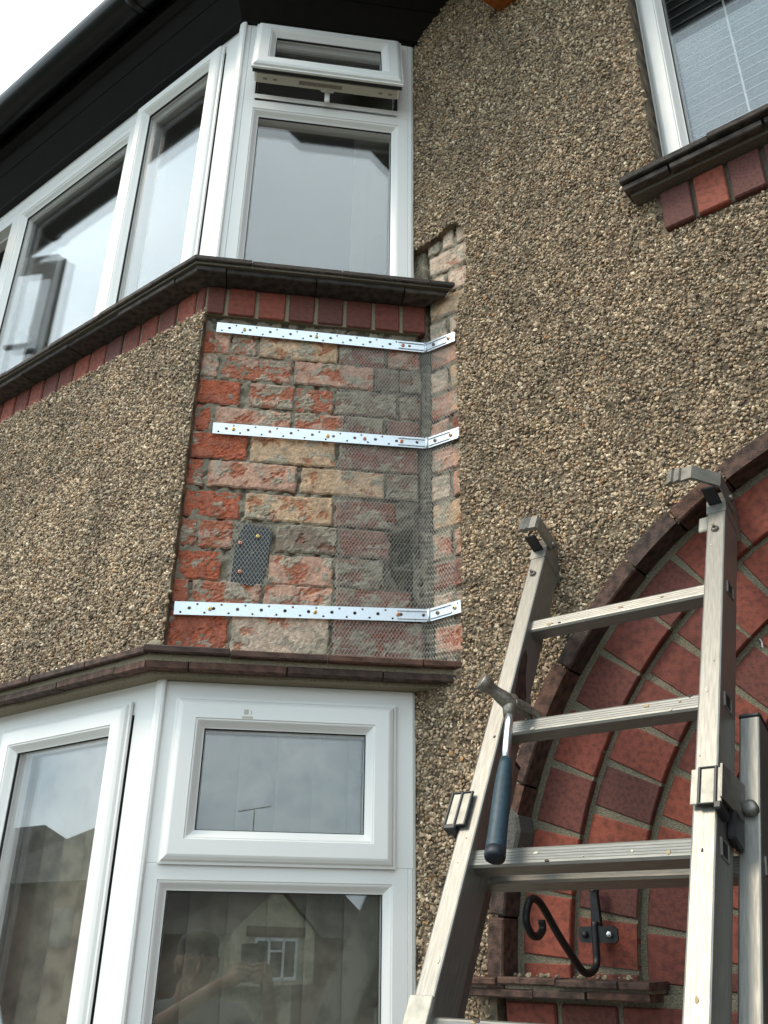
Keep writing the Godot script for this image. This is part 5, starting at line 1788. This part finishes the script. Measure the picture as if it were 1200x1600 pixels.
func photographer() -> void:
	var eye := Vector3(1.0905, 1.62, 1.6040)
	var f := Vector3(-0.607, 0, -0.795)          # the way the photographer faces
	var r := Vector3(0.795, 0, -0.607)
	var up3 := Vector3(0.257, 0.8976, 0.3582)    # the phone is tipped back
	var fw3 := Vector3(-0.5452, 0.4407, -0.7131)
	var rt3 := Vector3(0.7979, 0.0120, -0.6026)
	var skin := Color(0.34, 0.20, 0.14)
	var shirt := Color(0.16, 0.17, 0.18)
	var jeans := Color(0.035, 0.045, 0.075)
	var shoe := Color(0.03, 0.028, 0.026)
	# phone, its lens at the camera
	var ph := group_node(self, "phone", Transform3D(Basis(rt3, up3, -fw3), eye - fw3 * 0.022 - up3 * 0.052 + rt3 * 0.020))
	tag(ph, "dark phone held up in both hands, mirrored in the lower pane of the bay", "phone")
	var st := mb()
	cbox(st, Vector3(-0.036, -0.072, -0.004), Vector3(0.036, 0.072, 0.004), 0.003)
	obj(ph, "case", st, M.black_plastic)
	st = mb()
	cbox(st, Vector3(-0.033, -0.067, 0.0041), Vector3(0.033, 0.067, 0.0046))
	obj(ph, "screen", st, M.dark_glass)
	var pc := ph.position
	var base := Vector3(eye.x, 0, eye.z) - f * 0.40 - r * 0.17
	var at := func(side: float, y: float, front: float) -> Vector3: return base + r * side + Vector3(0, y, 0) + f * front
	var who := group_node(self, "person")
	tag(who, "person in a grey top holding a phone up, mirrored in the lower bay pane", "person")
	var lh := pc - rt3 * 0.058 - up3 * 0.045 - fw3 * 0.004
	var rh := pc + rt3 * 0.058 - up3 * 0.050 - fw3 * 0.004
	var le: Vector3 = at.call(-0.34, 1.20, 0.10)
	var re: Vector3 = at.call(0.36, 1.17, 0.16)
	var ls: Vector3 = at.call(-0.185, 1.335, 0.0)
	var rs: Vector3 = at.call(0.185, 1.335, 0.0)
	var lw := lh + (le - lh).normalized() * 0.085
	var rw := rh + (re - rh).normalized() * 0.085
	var body := [
		[at.call(0, 1.00, 0.0), at.call(0, 1.20, 0.01), 0.135, 0.145, shirt], [at.call(-0.06, 1.22, 0.01), at.call(-0.10, 1.30, 0.0), 0.115, 0.095, shirt], [at.call(0.06, 1.22, 0.01), at.call(0.10, 1.30, 0.0), 0.115, 0.095, shirt],
		[at.call(-0.09, 1.345, -0.01), ls, 0.07, 0.062, shirt], [at.call(0.09, 1.345, -0.01), rs, 0.07, 0.062, shirt], [at.call(0, 1.34, -0.01), at.call(0, 1.46, 0.015), 0.062, 0.055, skin],
		[ls, ls.lerp(le, 0.62), 0.060, 0.052, shirt], [rs, rs.lerp(re, 0.62), 0.060, 0.052, shirt], [ls.lerp(le, 0.6), le, 0.043, 0.038, skin], [rs.lerp(re, 0.6), re, 0.043, 0.038, skin],
		[le, lw, 0.040, 0.026, skin], [re, rw, 0.040, 0.026, skin],
		[at.call(-0.07, 0.95, 0), at.call(0.07, 0.95, 0), 0.13, 0.13, jeans], [at.call(-0.095, 0.90, 0), at.call(-0.105, 0.50, 0.02), 0.092, 0.062, jeans], [at.call(0.095, 0.90, 0), at.call(0.105, 0.50, 0.02), 0.092, 0.062, jeans],
		[at.call(-0.105, 0.50, 0.02), at.call(-0.11, 0.12, -0.01), 0.062, 0.046, jeans], [at.call(0.105, 0.50, 0.02), at.call(0.11, 0.12, -0.01), 0.062, 0.046, jeans],
		[at.call(-0.11, 0.062, -0.03), at.call(-0.125, 0.054, 0.16), 0.045, 0.038, shoe], [at.call(0.11, 0.062, -0.03), at.call(0.125, 0.054, 0.16), 0.045, 0.038, shoe],
	]
	st = mb(0)
	nets(st, body, 0.014, 0.045)
	# head: skull, jaw, nose, ears; it looks up at the screen
	var h: Vector3 = at.call(0.02, 1.545, 0.03)
	var dk := Color(0.03, 0.022, 0.018)
	var look := func(side: float, y: float, front: float) -> Vector3: return h + r * side + Vector3(0, y, 0) + f * front
	nets(st, [
		[look.call(0, 0.035, -0.02), look.call(0, 0.03, 0.02), 0.083, 0.078, skin], [look.call(0, -0.04, 0.035), look.call(0, -0.078, 0.055), 0.058, 0.030, skin], [look.call(0, -0.10, -0.01), look.call(0, -0.02, 0.0), 0.052, 0.060, skin],
		[look.call(0, 0.015, 0.095), look.call(0, -0.022, 0.112), 0.010, 0.014, skin], [look.call(-0.026, -0.058, 0.082), look.call(0.026, -0.058, 0.082), 0.008, 0.008, Color(0.36, 0.15, 0.12)],
		[look.call(-0.081, 0.02, -0.01), look.call(-0.083, -0.025, -0.008), 0.013, 0.009, skin], [look.call(0.081, 0.02, -0.01), look.call(0.083, -0.025, -0.008), 0.013, 0.009, skin],
		[look.call(-0.032, 0.012, 0.083), look.call(-0.030, 0.012, 0.084), 0.011, 0.011, dk], [look.call(0.032, 0.012, 0.083), look.call(0.030, 0.012, 0.084), 0.011, 0.011, dk],
		[look.call(-0.048, 0.036, 0.082), look.call(-0.018, 0.039, 0.091), 0.006, 0.006, dk], [look.call(0.048, 0.036, 0.082), look.call(0.018, 0.039, 0.091), 0.006, 0.006, dk],
	], 0.0045, 0.014)
	# hands: palm, four fingers round the back of the phone, thumb on its face
	for side in [-1.0, 1.0]:
		var p: Vector3 = lh if side < 0 else rh
		var wr: Vector3 = lw if side < 0 else rw
		var inw: Vector3 = -rt3 * side
		var hand := [[wr, p - up3 * 0.012, 0.024, 0.026, skin], [p - up3 * 0.012, p + up3 * 0.022, 0.025, 0.020, skin]]
		for n in 4:
			var root: Vector3 = p + up3 * (0.030 - n * 0.0195) - inw * 0.004 + fw3 * 0.006
			var l: float = [0.96, 1.05, 1.0, 0.82][n]
			var k1: Vector3 = root + fw3 * 0.020 * l + inw * 0.010
			var k2: Vector3 = k1 + inw * 0.026 * l - fw3 * 0.004
			var k3: Vector3 = k2 + inw * 0.020 * l - fw3 * 0.006
			hand += [[root, k1, 0.0095, 0.0088, skin], [k1, k2, 0.0086, 0.0080, skin], [k2, k3, 0.0080, 0.0070, skin]]
		var t0: Vector3 = p - up3 * 0.014 + inw * 0.010 - fw3 * 0.014
		var t1: Vector3 = t0 + up3 * 0.026 + inw * 0.012 - fw3 * 0.006
		hand += [[p - up3 * 0.016, t0, 0.016, 0.0125, skin], [t0, t1, 0.0115, 0.0098, skin], [t1, t1 + up3 * 0.024 + inw * 0.006 + fw3 * 0.006, 0.0096, 0.0084, skin]]
		nets(st, hand, 0.0040, 0.007)
	obj(who, "body", st, M.rough_skin)
	st = mb(0)
	nets(st, [[look.call(0, 0.055, -0.028), look.call(0, 0.055, 0.020), 0.086, 0.080, dk], [look.call(0, 0.0, -0.055), look.call(0, 0.05, -0.04), 0.062, 0.075, dk], [look.call(-0.045, 0.085, 0.045), look.call(0.045, 0.085, 0.045), 0.035, 0.035, dk]], 0.008, 0.02)
	obj(who, "hair", st, M.rough_skin)
